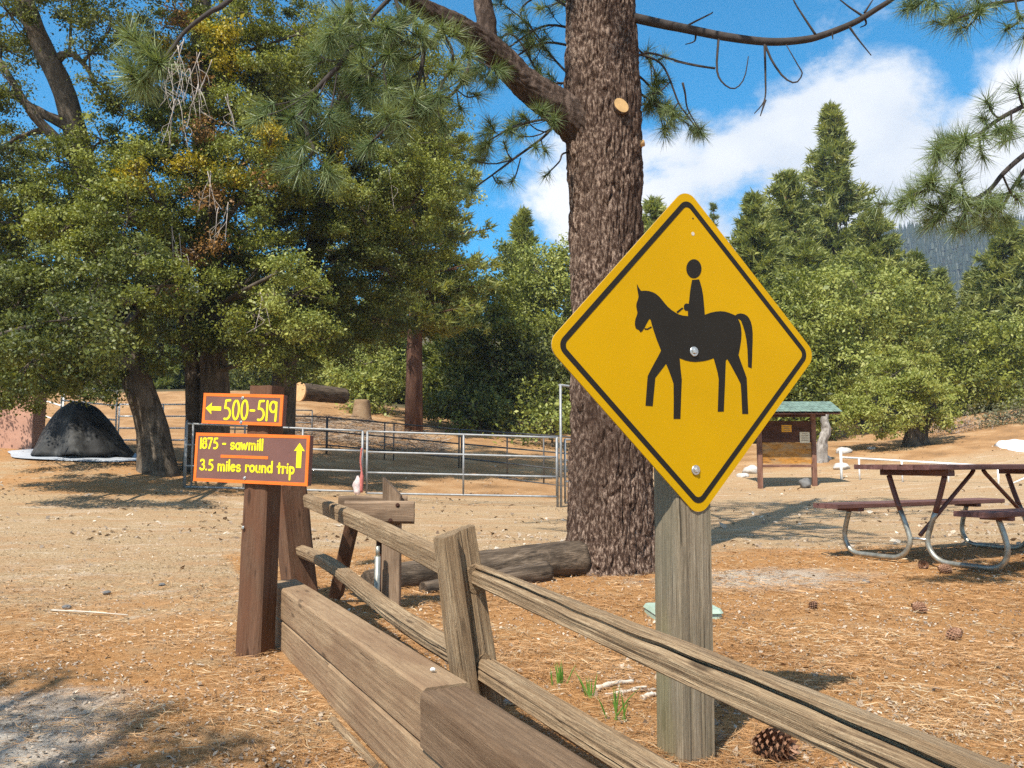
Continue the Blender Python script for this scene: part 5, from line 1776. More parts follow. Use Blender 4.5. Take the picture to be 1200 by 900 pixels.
fb = foot(250, YB, 520)
leafy_tree('oak_tree', 'tall shaggy oak with yellow mistletoe behind the trail sign', fb,
           [([fb + Vector((0, 0, -.3)), at(252, 470, YB), at(250, 380, YB), at(243, 250, YB), at(238, 120, YB), at(236, 10, YB), at(240, -120, YB), at(243, -240, YB)], [.40, .33, .30, .28, .25, .22, .16, .06]),
            ([fb + Vector((-.45, .2, -.3)), at(228, 470, YB + .2), at(222, 400, YB + .2), at(205, 300, YB + .1)], [.3, .2, .17, .08])],
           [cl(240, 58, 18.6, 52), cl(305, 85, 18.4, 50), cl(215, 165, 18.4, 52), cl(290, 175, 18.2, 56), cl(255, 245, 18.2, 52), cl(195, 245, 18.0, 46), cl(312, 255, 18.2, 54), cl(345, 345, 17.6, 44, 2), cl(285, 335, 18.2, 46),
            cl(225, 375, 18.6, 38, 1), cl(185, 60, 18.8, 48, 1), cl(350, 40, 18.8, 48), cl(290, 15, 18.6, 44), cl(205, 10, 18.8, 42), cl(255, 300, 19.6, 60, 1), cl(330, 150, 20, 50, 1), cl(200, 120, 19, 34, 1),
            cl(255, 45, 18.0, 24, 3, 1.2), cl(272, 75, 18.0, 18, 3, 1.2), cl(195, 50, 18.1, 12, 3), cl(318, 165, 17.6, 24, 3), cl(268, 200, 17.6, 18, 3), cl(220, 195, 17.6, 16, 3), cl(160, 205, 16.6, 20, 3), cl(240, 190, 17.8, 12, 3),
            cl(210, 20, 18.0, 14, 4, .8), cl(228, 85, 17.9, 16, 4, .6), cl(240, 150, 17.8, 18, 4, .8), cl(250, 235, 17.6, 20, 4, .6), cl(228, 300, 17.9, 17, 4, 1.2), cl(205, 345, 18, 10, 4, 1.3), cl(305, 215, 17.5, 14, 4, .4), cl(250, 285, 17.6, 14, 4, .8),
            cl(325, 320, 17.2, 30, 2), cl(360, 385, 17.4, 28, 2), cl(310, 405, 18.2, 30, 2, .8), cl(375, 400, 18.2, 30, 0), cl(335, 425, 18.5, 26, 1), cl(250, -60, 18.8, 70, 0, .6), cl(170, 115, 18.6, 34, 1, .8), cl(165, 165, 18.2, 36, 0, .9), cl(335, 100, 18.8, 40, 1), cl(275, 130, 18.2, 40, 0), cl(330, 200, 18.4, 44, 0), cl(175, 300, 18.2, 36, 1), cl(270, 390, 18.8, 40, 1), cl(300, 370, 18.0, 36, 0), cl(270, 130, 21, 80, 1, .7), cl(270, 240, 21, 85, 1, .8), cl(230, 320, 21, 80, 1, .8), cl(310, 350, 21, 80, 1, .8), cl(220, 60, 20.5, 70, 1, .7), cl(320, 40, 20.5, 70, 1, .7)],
           LM, M['oak_bark'], seed=13, dens=2500)
YC = 21.0
fc = foot(330, 22.5, 520)
leafy_tree('oak_tree', 'broad dark oak between the mistletoe oak and the open blue sky', fc,
           [([fc + Vector((0, 0, -.3)), at(335, 430, 22), at(360, 330, 21.8), at(385, 220, 21.6), at(405, 100, 21.4), at(410, -20, 21.2)], [.36, .3, .26, .22, .16, .08]),
            ([at(350, 370, 22), at(420, 290, 21.6), at(490, 230, 21.2)], [.2, .14, .06]), ([at(380, 250, 22), at(330, 170, 22), at(300, 40, 21.5)], [.2, .14, .06])],
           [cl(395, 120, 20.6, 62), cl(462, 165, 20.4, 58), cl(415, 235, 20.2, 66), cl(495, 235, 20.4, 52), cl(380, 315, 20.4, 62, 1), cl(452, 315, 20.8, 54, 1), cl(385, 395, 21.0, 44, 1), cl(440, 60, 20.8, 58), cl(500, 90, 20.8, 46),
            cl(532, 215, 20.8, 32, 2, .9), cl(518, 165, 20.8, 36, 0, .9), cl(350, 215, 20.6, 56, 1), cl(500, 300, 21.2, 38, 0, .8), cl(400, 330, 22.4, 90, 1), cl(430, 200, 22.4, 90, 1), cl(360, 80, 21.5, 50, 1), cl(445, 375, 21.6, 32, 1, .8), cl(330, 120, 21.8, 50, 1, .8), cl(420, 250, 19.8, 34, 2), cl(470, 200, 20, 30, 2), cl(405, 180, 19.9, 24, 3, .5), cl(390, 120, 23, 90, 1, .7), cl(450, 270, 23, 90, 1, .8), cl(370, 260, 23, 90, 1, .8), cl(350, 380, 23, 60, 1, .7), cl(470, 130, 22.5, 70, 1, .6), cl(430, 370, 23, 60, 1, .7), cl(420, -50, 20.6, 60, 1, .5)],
           LM, M['oak_bark'], seed=14, dens=2400)
# dead drooping twigs, pale grey, hanging in the mistletoe oak
root = [o_ for o_ in bpy.data.objects if o_.get('label', '').startswith('tall shaggy')][0]
mb = MB()
rnd = random.Random(9)
for px, py, n in ((215, 50, 5), (195, 75, 6), (222, 80, 5), (240, 65, 4), (250, 205, 4), (200, 270, 4), (258, 240, 4), (455, 200, 3), (225, 100, 4), (205, 120, 4), (270, 110, 3), (140, 255, 3), (310, 345, 3)):
    for k in range(max(2, n - 1)):
        x, y = px + rnd.uniform(-10, 10), py + rnd.uniform(-5, 5)
        pp = [at(x, y, 17.3 if px < 400 else 19.5)]
        dx = rnd.uniform(-6, 4)
        for s_ in range(4):
            x += dx * rnd.uniform(.4, 1.4)
            y += rnd.uniform(8, 17)
            pp.append(at(x, y, (17.3 if px < 400 else 19.5) + rnd.uniform(-.1, .1)))
        mb.tube(resample(pp, 9), [.010 - .0007 * i for i in range(9)], 5)
        q = pp[2]
        mb.tube(resample([q, q + Vector((rnd.uniform(-.2, .2), 0, -.12)), q + Vector((rnd.uniform(-.3, .3), 0, -.35))], 6), .005, 5)
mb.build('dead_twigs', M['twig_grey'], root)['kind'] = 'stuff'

# the oak behind the camera whose leaf shade falls in the lower left corner
fo = Vector((-5.4, -3.6, LOW))
shade = []
kz = math.cos(SUN_EL) / math.sin(SUN_EL)


def shade_clump(px, py, h_, r, df):
    """A bough at height h_ whose shade falls on the ground seen at the photo pixel."""
    g_ = ground_at(px, py)
    c_ = g_ + Vector((SUN_TO.x * h_ * kz, SUN_TO.y * h_ * kz, h_))
    return (tuple(c_), (r * .8, r * .8, r * .45), 1, df * .75)


for q in ((40, 860, 5.2, .55, .8), (10, 800, 5.0, .45, .8), (95, 880, 5.4, .5, .6), (75, 795, 5.6, .24, .8), (200, 890, 5.5, .42, .5), (190, 835, 5.3, .24, .4), (290, 868, 5.6, .28, .5), (150, 900, 5.0, .4, .7), (330, 905, 5.4, .36, .6), (-60, 840, 5.4, .8, .9), (40, 960, 5.0, .7, .9), (230, 985, 5.2, .5, .9)):
    shade.append(shade_clump(*q))
leafy_tree('oak_tree', 'oak standing behind the viewpoint and shading the lower left corner', fo,
           [([fo + Vector((0, 0, -.2)), fo + Vector((.2, .3, 2)), fo + Vector((.8, .8, 4)), fo + Vector((1.6, 1.2, 5.4))], [.3, .25, .18, .08])], shade + [((-6.2, -4.5, 6.5), (1.8, 1.8, 1.4), 1, .8), ((-5.0, -5.5, 7), (1.6, 1.6, 1.3), 1, .8)],
           LM, M['oak_bark'], seed=15, dens=950, sub_r=.2)

# ------------------------------------------------------------------ trees beyond the corral


def needle_clumps(rng, C, D, n, length, width, spread=0.9):
    """Short sprays: n pointed cards round each point C along direction D."""
    k = len(C)
    base = np.repeat(C, n, 0)
    dd = np.repeat(D, n, 0) + rng.normal(size=(k * n, 3)) * spread * 0.55
    dd[:, 2] += 0.12
    dd /= np.linalg.norm(dd, axis=1, keepdims=True)
    L = length * rng.uniform(.6, 1.2, (k * n, 1))
    W = np.cross(dd, unit(rng, k * n))
    W /= np.maximum(np.linalg.norm(W, axis=1, keepdims=True), 1e-6)
    W *= width * rng.uniform(.6, 1.2, (k * n, 1)) / 2
    base = base + rng.normal(size=(k * n, 3)) * length * 0.22
    return np.stack([base - W, base + W, base + dd * L], 1)


def conifer_tree(label, base, H, rb, seed, mat, bark, lowest=0.12, nb=150, clumps=7, per=9, card=(0.55, 0.16), shape=0.9, ragged=0.25, name='conifer_tree', cat='conifer', group=None, tr=None, rz=0):
    rng = np.random.default_rng(seed)
    root = thing(name, label, cat, base, rz, group)
    mx = WM[root.name]
    r0 = tr or H * 0.016
    mb = MB()
    mb.tube([(0, 0, -.4), (0, 0, H * .3), (.02 * H * .2, 0, H * .7), (0, 0, H * .98)], [r0, r0 * .8, r0 * .4, r0 * .08], 12)
    mb.build('trunk', bark, root, mx)
    C, D = [], []
    limb = MB()
    for k in range(nb):
        nw_ = max(8, nb // 8)
        f = lowest + (1 - lowest) * min(.995, (int(k / nb * nw_) + .5 + rng.normal(0, .16)) / nw_)
        f = min(max(f, lowest), .995)
        z = H * f
        g = (1 - f) / (1 - lowest)
        L = rb * (g ** shape) * (1 + (ragged + .12) * rng.uniform(-1, .8)) + 0.006 * H
        if f < lowest + .12:
            L *= rng.uniform(.6, 1)
        a = rng.uniform(0, 2 * math.pi)
        rise = 0.35 * (f - .35)
        d = np.array([math.cos(a), math.sin(a), rise])
        p0 = np.array([0, 0, z])
        limb.tube([p0, p0 + d * L * .95], [r0 * .16 * (g + .2), r0 * .03], 4, False)
        m = max(2, int(clumps * (0.35 + 0.65 * g)))
        for i in range(m):
            t = 0.25 + 0.75 * (i + rng.uniform(0, 1)) / m
            side = np.array([-d[1], d[0], 0]) * rng.uniform(-.32, .32) * L * (1.15 - t) * 1.2
            C.append(p0 + d * L * t + side + np.array([0, 0, rng.uniform(-.03, .05) * L - .10 * L * t + .10 * L * t * t]))
            D.append(d * .8 + side / max(L, .1) * .9 + np.array([0, 0, .25]))
    limb.build('branches', bark, root, mx)['kind'] = 'stuff'
    Q = needle_clumps(rng, np.array(C), np.array(D), int(per * 2.4), card[0] * .72, card[1] * .62, 1.25)
    link('crown', polys_np('crown', Q), mat, root, mx)
    return root


CB, CD = M['conifer'], M['conifer_dark']
RB = M['red_bark']
far = 'conifers on the slope behind the notice board'


def cone_at(px, ptop, Y, half, seed, label, mat=None, **kw):
    g = foot(px, Y)
    H = at(px, ptop, Y).z - g.z
    return conifer_tree(label, g, H, half * Y / 1000, seed, mat or CB, kw.pop('bark', RB), group=kw.pop('group', far), **kw)


t1 = cone_at(988, 126, 62, 84, 31, 'tallest conifer with a pointed crown rising above the notice board', nb=260, clumps=9, per=11, card=(0.85, 0.26), shape=.95, ragged=.45)
cone_at(930, 205, 56, 62, 32, 'rounded pine just left of the tallest conifer', nb=230, clumps=9, per=10, card=(0.8, 0.25), shape=.6, ragged=.35)
cone_at(893, 232, 50, 52, 33, 'lower pine at the left end of the far conifers', nb=200, clumps=9, per=10, card=(0.75, 0.24), shape=.55, ragged=.35)
cone_at(1035, 250, 54, 62, 34, 'pine on the slope just right of the tallest conifer', nb=220, clumps=9, per=10, card=(0.75, 0.24), shape=.6, ragged=.35)
cone_at(1085, 300, 56, 46, 35, 'slim bluish conifer behind the round bush', CD, nb=200, clumps=8, per=10, card=(0.7, 0.2), shape=.9)
cone_at(1112, 318, 62, 38, 36, 'narrow pointed conifer in the gap below the mountain', nb=170, clumps=8, per=9, card=(0.7, 0.2), shape=.9)
cone_at(1150, 322, 60, 36, 37, 'second narrow conifer in the gap below the mountain', nb=170, clumps=8, per=9, card=(0.7, 0.2), shape=.9)
cone_at(1192, 262, 54, 52, 38, 'pine at the right edge of the picture below the hanging boughs', nb=220, clumps=9, per=10, card=(0.75, 0.24), shape=.6, ragged=.3)
cone_at(1250, 230, 50, 60, 39, 'pine beyond the right edge of the picture', nb=180, clumps=9, per=9, card=(0.8, 0.25), shape=.6)
cone_at(950, 290, 48, 60, 40, 'broad low pine in front of the tallest conifer', nb=220, clumps=9, per=10, card=(0.7, 0.24), shape=.5, ragged=.35)
cone_at(843, 236, 85, 12, 41, 'thin dark conifer tip showing beside the top of the diamond sign', CD, nb=120, clumps=5, per=8, card=(0.6, 0.16), shape=.9)
cone_at(770, 235, 48, 42, 42, 'pale pine top showing between the big trunk and the diamond sign', nb=180, clumps=8, per=9, card=(0.7, 0.22), shape=.6)
mg = 'trees behind the corral'
g = foot(485, 33, 488)
conifer_tree('pine with a straight red brown trunk on the bank behind the corral', g, at(485, 130, 33).z - g.z, 104 * .033, 51, M['conifer'], RB, lowest=.30, nb=170, clumps=9, per=13, card=(0.5, 0.13), shape=.35, ragged=.35, name='pine_tree', cat='pine tree', tr=.37)
cone_at(612, 248, 46, 46, 52, 'slender pine top against the sky left of the big trunk', group=mg, nb=200, clumps=8, per=10, card=(0.6, 0.2), shape=.8, ragged=.4)
cone_at(530, 330, 42, 50, 55, 'dark conifer right of the red trunked pine', CD, group=mg, nb=240, clumps=10, per=11, card=(0.55, 0.19), shape=.45, lowest=.03)
cone_at(690, 300, 44, 50, 56, 'conifer mostly hidden behind the big trunk', CD, group=mg, nb=200, clumps=9, per=10, card=(0.55, 0.19), shape=.5, lowest=.03)
cone_at(440, 350, 50, 56, 57, 'dark conifer left of the red trunked pine', CD, group=mg, nb=220, clumps=9, per=10, card=(0.6, 0.2), shape=.5, lowest=.03)
cone_at(380, 340, 52, 62, 58, 'dark conifer high on the bank behind the cut log', CD, group=mg, nb=220, clumps=9, per=10, card=(0.6, 0.2), shape=.5, lowest=.03)
cone_at(300, 330, 56, 66, 59, 'dark conifer seen through the oaks above the trail sign', CD, group=mg, nb=220, clumps=9, per=10, card=(0.6, 0.2), shape=.5, lowest=.03)
cone_at(110, 330, 60, 66, 60, 'dark conifer behind the leaning oak', CD, group=mg, nb=200, clumps=9, per=10, card=(0.6, 0.2), shape=.5, lowest=.03)
cone_at(20, 330, 56, 66, 61, 'dark conifer behind the stucco wall', CD, group=mg, nb=200, clumps=9, per=10, card=(0.6, 0.2), shape=.5, lowest=.03)


cone_at(190, 345, 58, 60, 62, 'dark conifer seen between the two oak trunks', CD, group=mg, nb=200, clumps=9, per=10, card=(0.6, 0.2), shape=.5, lowest=.03)
cone_at(245, 360, 64, 60, 63, 'far dark conifer behind the mistletoe oak', CD, group=mg, nb=180, clumps=9, per=10, card=(0.6, 0.2), shape=.5, lowest=.03)


def leafy(name, label, px, Y, clumps, seed, bark=None, dens=520, leaf=(0.15, 0.08), group=None, cat='tree', mats=None, trunk=True, tr=.2, sub_r=.62, px_top=None):
    clumps = [(c0, (r[0] * .95, r[1] * .95, r[2] * .8), m_, d_) for c0, r, m_, d_ in clumps]
    g_ = foot(px, Y)
    top = max(c[0][2] for c in clumps)
    tp_ = [([g_ + Vector((0, 0, -.3)), Vector((g_.x + .1, Y, g_.z + (top - g_.z) * .4)), Vector((g_.x - .1, Y, g_.z + (top - g_.z) * .85))], [tr, tr * .7, tr * .2])] if trunk else []
    return leafy_tree(name, label, g_, tp_, clumps, mats or LM, bark or M['oak_bark'], leaf, dens, seed, cat, group, sub_r, trunk, .01, 12)


leafy('leafy_tree', 'rounded olive tree behind the rear corral rails', 570, 39, [cl(565, 350, 39, 40, 0), cl(600, 385, 39, 40, 0), cl(550, 400, 38.5, 40, 1), cl(590, 435, 38.5, 42, 1), cl(545, 450, 38.5, 34, 1), cl(585, 330, 39.5, 26, 0), cl(620, 425, 39, 36, 1), cl(575, 475, 38.5, 34, 1), cl(615, 470, 38.5, 32, 1)], 83, group=mg, dens=700)  # dark leaves in the low clumps paint the shaded half of the crown
leafy('leafy_tree', 'tall pale olive tree beside the big trunk behind the corral', 645, 41, [cl(635, 312, 41, 34, 2), cl(655, 345, 41, 38, 2), cl(620, 350, 41, 32, 2), cl(640, 395, 40.5, 40, 0), cl(665, 410, 40.5, 40, 2), cl(640, 445, 40.5, 36, 1), cl(668, 300, 41, 26, 2), cl(600, 300, 42, 20, 0), cl(675, 460, 40, 34, 0)], 84, group=mg, dens=700)  # lit top and shaded foot painted by paler and darker leaves
bg_ = 'leafy trees behind the notice board'
leafy('leafy_tree', 'pale green leafy tree rising behind the notice board roof', 940, 37, [cl(925, 400, 37, 50, 0), cl(960, 380, 37, 52, 2), cl(900, 440, 37, 46, 0), cl(945, 460, 36.5, 50, 0), cl(985, 430, 37, 46, 2), cl(975, 345, 38, 40, 2), cl(925, 350, 38, 38, 0), cl(915, 490, 36, 30, 2), cl(965, 495, 36, 28, 2)], 71, group=bg_)
leafy('leafy_tree', 'yellowish leafy tree to the left of the round bush', 1015, 39, [cl(1010, 370, 39, 48, 2), cl(1050, 350, 40, 46, 2), cl(1010, 430, 38, 44, 2), cl(1060, 395, 40, 44, 2), cl(1000, 320, 41, 34, 0)], 72, group=bg_)
leafy('leafy_tree', 'broad leafy tree behind the round bush at the right', 1150, 41, [cl(1130, 400, 41, 46, 0), cl(1175, 415, 41, 50, 0), cl(1145, 450, 40, 44, 0), cl(1195, 460, 41, 42, 2), cl(1110, 440, 41, 40, 0), cl(1215, 400, 41, 50, 2), cl(1160, 475, 40, 28, 2), cl(1120, 480, 41, 28, 0)], 73, group=bg_)
leafy('leafy_tree', 'leafy tree hidden mostly by the diamond sign', 860, 36, [cl(850, 380, 36, 50, 2), cl(870, 430, 36, 46, 2), cl(840, 440, 36, 50, 0), cl(870, 480, 36, 36, 2), cl(800, 420, 37, 60, 0), cl(800, 480, 37, 50, 0)], 74, group=bg_)
# round bush tree
YD = 31.0
fd = foot(1074, YD)
leafy_tree('round_tree', 'low round yellow green tree with dark forked trunk on the orange dirt', fd,
           [([fd + Vector((-.1, 0, -.2)), at(1070, 505, YD), at(1060, 480, YD), at(1040, 445, YD)], [.36, .28, .2, .08]), ([fd + Vector((.35, .1, -.2)), at(1082, 505, YD), at(1092, 480, YD), at(1100, 450, YD)], [.24, .18, .14, .06])],
           [cl(1050, 440, YD, 34), cl(1085, 445, YD, 36), cl(1020, 470, YD, 30), cl(1105, 470, YD, 28), cl(1040, 480, YD - 1, 32), cl(1065, 460, YD - 1, 34), cl(1010, 490, YD - .5, 24), cl(1035, 500, YD - 1, 18), cl(1090, 492, YD - .6, 22), cl(1068, 425, YD, 26), cl(1000, 470, YD, 20), cl(1062, 490, YD - 1.2, 16)],
           [M['bush']], M['oak_bark'], (0.11, 0.05), 900, 75, 'tree', sub_r=.3)
# bushes
leafy('bush', 'bright green bush on the bank right of the cut log', 425, 38, [cl(415, 440, 38, 32, 2), cl(440, 450, 38, 34, 2), cl(430, 475, 37, 22, 2), cl(455, 425, 39, 26, 2), cl(405, 420, 40, 34, 2)], 76, cat='bush', group='bushes on the bank', tr=.06, dens=500)
leafy('bush', 'green undergrowth bush below the paler tree by the big trunk', 645, 33, [cl(640, 470, 33, 26, 0), cl(650, 492, 32, 22, 2), cl(665, 480, 33, 24, 2), cl(628, 500, 33, 14, 2), cl(610, 508, 33, 12, 0)], 77, cat='bush', group='bushes on the bank', tr=.05, dens=500)
leafy('bush', 'low dark bush at the foot of the shaded conifers', 560, 36, [cl(520, 480, 36, 26, 1), cl(555, 485, 36, 24, 1), cl(590, 490, 36, 24, 1), cl(570, 470, 37, 30, 1), cl(535, 495, 35, 12, 0)], 78, cat='bush', group='bushes on the bank', tr=.05, dens=500)
leafy('bush', 'bush at the left edge behind the dark conifer row', 330, 44, [cl(320, 430, 44, 40, 1), cl(360, 435, 44, 34, 0), cl(280, 425, 45, 44, 1), cl(390, 440, 43, 28, 2)], 79, cat='bush', group='bushes on the bank', tr=.06, dens=400)
leafy('brush_hedge', 'low grey green hedge of brush along the top of the dirt bank', 1175, 33, [cl(1155, 492, 33, 14, 0), cl(1172, 490, 33, 14, 0), cl(1190, 488, 33, 15, 0), cl(1210, 486, 33, 16, 0), cl(1230, 484, 33, 16, 0)], 80, cat='hedge', mats=[M['hedge']], tr=.03, dens=1100, leaf=(.09, .035))
leafy('dry_brush', 'dry mauve brush between the round tree and the hedge', 1115, 33, [cl(1100, 503, 33, 11), cl(1118, 501, 33, 12), cl(1135, 497, 33, 12), cl(1092, 507, 33, 9)], 81, cat='brush', mats=[M['mauve']], tr=.03, dens=900, leaf=(.10, .025))

# dead pale stump by the notice board
g = foot(964, 28.5)
mb = trunk_mesh([g + Vector((-.1, 0, -.2)), at(963, 520, 28.5), at(968, 505, 28.5), at(966, 492, 28.5), at(970, 480, 28.5)], [.24, .17, .16, .13, .05], 24, 40, .045, 4, 5, .4, (.5, .25))
tag(mb.build('dead_stump', M['pale_bark']), 'pale dead stump standing right of the notice board', 'stump')
# cut log and stump on the bank
YG = 33.5
a_, b_ = at(352, 459, YG - 1.0), at(404, 464, YG + .6)
log('cut_log', [Vector((a_.x, a_.y, a_.z)), a_.lerp(b_, .5) + Vector((0, 0, .0)), b_], (.36, .30), M['log_wood'], 'thick cut log with a pale sawn end lying on top of the bank', 'log', 3.0, nx=20)
lg = bpy.data.objects['cut_log']
nrm = (a_ - b_).normalized()
uu = nrm.orthogonal().normalized(); ww = nrm.cross(uu)
mb = MB()
mb.grid([[a_ + nrm * h_ + (uu * math.cos(2 * math.pi * j / 20) + ww * math.sin(2 * math.pi * j / 20)) * .37 for j in range(20)] for h_ in (-.02, .05)], True, True)
mb.build('sawn_end', M['cut_orange'], lg)
g = at(424, 476, 34)
mb = trunk_mesh([g + Vector((0, 0, -.6)), g + Vector((0, 0, .0)), g + Vector((0, 0, .25))], [.42, .33, .30], 20, 12, .02, 4, 6, .3)
tag(mb.build('tree_stump', M['tie_wood']), 'short weathered stump on the bank below the bright bush', 'stump')

# brush heap (grey sticks) on the bank: nobody could count these
rng = np.random.default_rng(5)
n = 2600
U_ = rng.uniform(-0.285, -0.08, n)
Yb = rng.uniform(27.5, 33.5, n)
X_ = U_ * Yb
Zb = terrain(X_, Yb) + rng.uniform(0.02, .28, n) * np.exp(-((U_ + .19) / .09) ** 2)
C_ = np.column_stack([X_, Yb, Zb])
D_ = unit(rng, n) * np.array([1, 1, .35])
Lh = rng.uniform(.15, .55, (n, 1))
W_ = np.cross(D_, unit(rng, n)) * .014
sticks = np.stack([C_ - D_ * Lh - W_, C_ + D_ * Lh - W_ * .4, C_ + D_ * Lh + W_ * .4, C_ - D_ * Lh + W_], 1)
br = link('brush_litter', polys_np('brush_litter', sticks), leafmat('grey_sticks', [(.17, .12, .08), (.28, .21, .15), (.38, .31, .24)], 0, .9))
tag(br, 'grey dead sticks littering the bank behind the corral', 'brush', kind='stuff')

# ------------------------------------------------------------------ distant wooded mountain
mx_ = np.linspace(-420, 520, 110)
my_ = np.linspace(330, 760, 60)
MX, MY = np.meshgrid(mx_, my_)
ridge = 30 + 108 * np.exp(-(((MX - 330) / 210) ** 2)) + 62 * np.exp(-(((MX + 220) / 260) ** 2))
prof = sstep(MY, 330, 620) * (1 - 0.35 * sstep(MY, 620, 760))
nz_ = np.array([noise.fractal((x * .008, y * .008, 0), 1.0, 2.0, 5) for x, y in zip(MX.ravel(), MY.ravel())]).reshape(MX.shape)
MZ = 30 + ridge * prof + nz_ * 22 * prof
i_ = np.arange(MX.size).reshape(MX.shape)
qd = np.stack([i_[:-1, :-1], i_[:-1, 1:], i_[1:, 1:], i_[1:, :-1]], -1).reshape(-1, 4)
mt = link('mountain', mesh_np('mountain', np.column_stack([MX.ravel(), MY.ravel(), MZ.ravel()]), qd.ravel(), np.arange(len(qd)) * 4, True), M['rock_face'])
tag(mt, kind='structure')
n = 20000
fx_ = rng.uniform(0, 1, n) * (MX.shape[1] - 1.01)
fy_ = rng.uniform(0.05, .75, n) * (MX.shape[0] - 1.01)
ix, iy = fx_.astype(int), fy_.astype(int)
px_, py_ = fx_ - ix, fy_ - iy
zz = MZ[iy, ix] * (1 - px_) * (1 - py_) + MZ[iy, ix + 1] * px_ * (1 - py_) + MZ[iy + 1, ix] * (1 - px_) * py_ + MZ[iy + 1, ix + 1] * px_ * py_
bx_ = mx_[0] + fx_ * (mx_[1] - mx_[0])
by_ = my_[0] + fy_ * (my_[1] - my_[0])
keep = bx_ > 40
bx_, by_, zz = bx_[keep], by_[keep], zz[keep]
n = len(bx_)
hh_ = rng.uniform(9, 20, n)
k = 7
tri = []
for t0, t1, rr in ((0.0, .55, .17), (.3, .8, .12), (.55, 1.0, .07)):
    a0 = rng.uniform(0, 6.28, n)
    for j in range(k):
        an, an2 = a0 + 2 * math.pi * j / k, a0 + 2 * math.pi * (j + 1) / k
        tri.append(np.stack([np.column_stack([bx_ + np.cos(an) * rr * hh_, by_ + np.sin(an) * rr * hh_, zz + hh_ * t0]),
                             np.column_stack([bx_ + np.cos(an2) * rr * hh_, by_ + np.sin(an2) * rr * hh_, zz + hh_ * t0]),
                             np.column_stack([bx_, by_, zz + hh_ * t1])], 1))
wood_ = link('mountain_forest', polys_np('mountain_forest', np.concatenate(tri)), M['far_forest'])
tag(wood_, 'dark forest covering the distant mountainside', 'forest', kind='stuff')

# ------------------------------------------------------------------ ground litter and small plants near the camera


def scatter(n, lo, hi, f, seed, side=None):
    """Random ground points inside the view cone between distances lo and hi, kept with probability f(x, y)."""
    rng = np.random.default_rng(seed)
    y = lo * (hi / lo) ** rng.uniform(0, 1, n)
    u = rng.uniform(-.68, .68, n)
    x = u * y
    s = (x - WALL_A.x) * WALL_N.x + (y - WALL_A.y) * WALL_N.y
    along = (x - WALL_A.x) * WALL_D.x + (y - WALL_A.y) * WALL_D.y
    ok = (rng.uniform(0, 1, n) < f(x, y)) & ~((s > -.02) & (s < .17) & (along > -.02))
    x, y = x[ok], y[ok]
    z = terrain(x, y) + np.array([rough(p, q) for p, q in zip(x, y)])
    return np.column_stack([x, y, z]), rng


def patchy(x, y, k=1.3, lo=.35, hi=.6, seed=0):
    v = np.array([noise.noise((a * k + seed, b * k, seed)) * .5 + noise.noise((a * k * 3, b * k * 3, seed)) * .25 for a, b in zip(x, y)]) + .5
    return sstep(v, lo, hi)


def lay_needles(name, P, rng, length, width, mat, label):
    n = len(P)
    an = rng.uniform(0, 2 * math.pi, n)
    tilt = rng.normal(0, .10, n)
    D = np.column_stack([np.cos(an), np.sin(an), tilt])
    L = length * rng.uniform(.5, 1.2, (n, 1)) / 2
    C = P + np.array([0, 0, .006]) + np.column_stack([np.zeros(n), np.zeros(n), rng.uniform(0, .010, n) + np.abs(tilt) * L[:, 0]])
    Wd = np.column_stack([-np.sin(an), np.cos(an), rng.normal(0, .5, n)]) * width * .5 * np.clip(P[:, 1:2] / 3.5, .7, 2.0)
    bend = np.column_stack([-np.sin(an), np.cos(an), np.zeros(n)]) * (rng.normal(0, .14, n)[:, None] * L)
    Q = np.stack([C - D * L, C + bend - Wd, C + D * L, C + bend + Wd], 1)
    o = link(name, polys_np(name, Q), mat)
    return tag(o, label, 'needle litter', kind='stuff')


P, rng = scatter(120000, 1.9, 9.0, lambda x, y: soil(x, y)[0] * (.15 + .85 * patchy(x, y, 1.3, .38, .66)) * 0.95, 1)
lay_needles('needle_litter', P, rng, .105, .0022, M['litter'], 'orange fallen pine needles carpeting the ground right of the fence')
P, rng = scatter(30000, 1.9, 9.0, lambda x, y: (.3 + .6 * soil(x, y)[0]) * patchy(x, y, 1.6, .42, .62, 4), 2)
lay_needles('straw_litter', P, rng, .09, .0022, M['straw'], 'bleached needles and straw strewn over the ground')
P, rng = scatter(60000, 1.9, 11.0, lambda x, y: .30 + .6 * patchy(x, y, 2.0, .4, .6, 7), 3)
n = len(P)
Q = leaf_quads(rng, P + np.array([0, 0, .006]), .016, .009, 1.6, .6)
tag(link('bark_chip_litter', polys_np('bark_chip_litter', Q), M['chips']), 'bark chips and cone scales scattered on the ground', 'chip litter', kind='stuff')
P, rng = scatter(700, 1.9, 8.0, lambda x, y: .8, 8)
Q = leaf_quads(rng, P + np.array([0, 0, .010]), .030, .015, 1.0, .6)
tag(link('bark_flake_litter', polys_np('bark_flake_litter', Q), M['chips']), 'larger pale bark flakes lying among the needles', 'bark litter', kind='stuff')
P, rng = scatter(9000, 9, 30, lambda x, y: .6 * patchy(x, y, .6, .4, .6, 3), 4)
Q = leaf_quads(rng, P + np.array([0, 0, .012]), .06, .03, 1.4, .6)
tag(link('leaf_litter', polys_np('leaf_litter', Q), M['chips']), 'twigs and leaf litter scattered over the far sandy ground', 'leaf litter', kind='stuff')


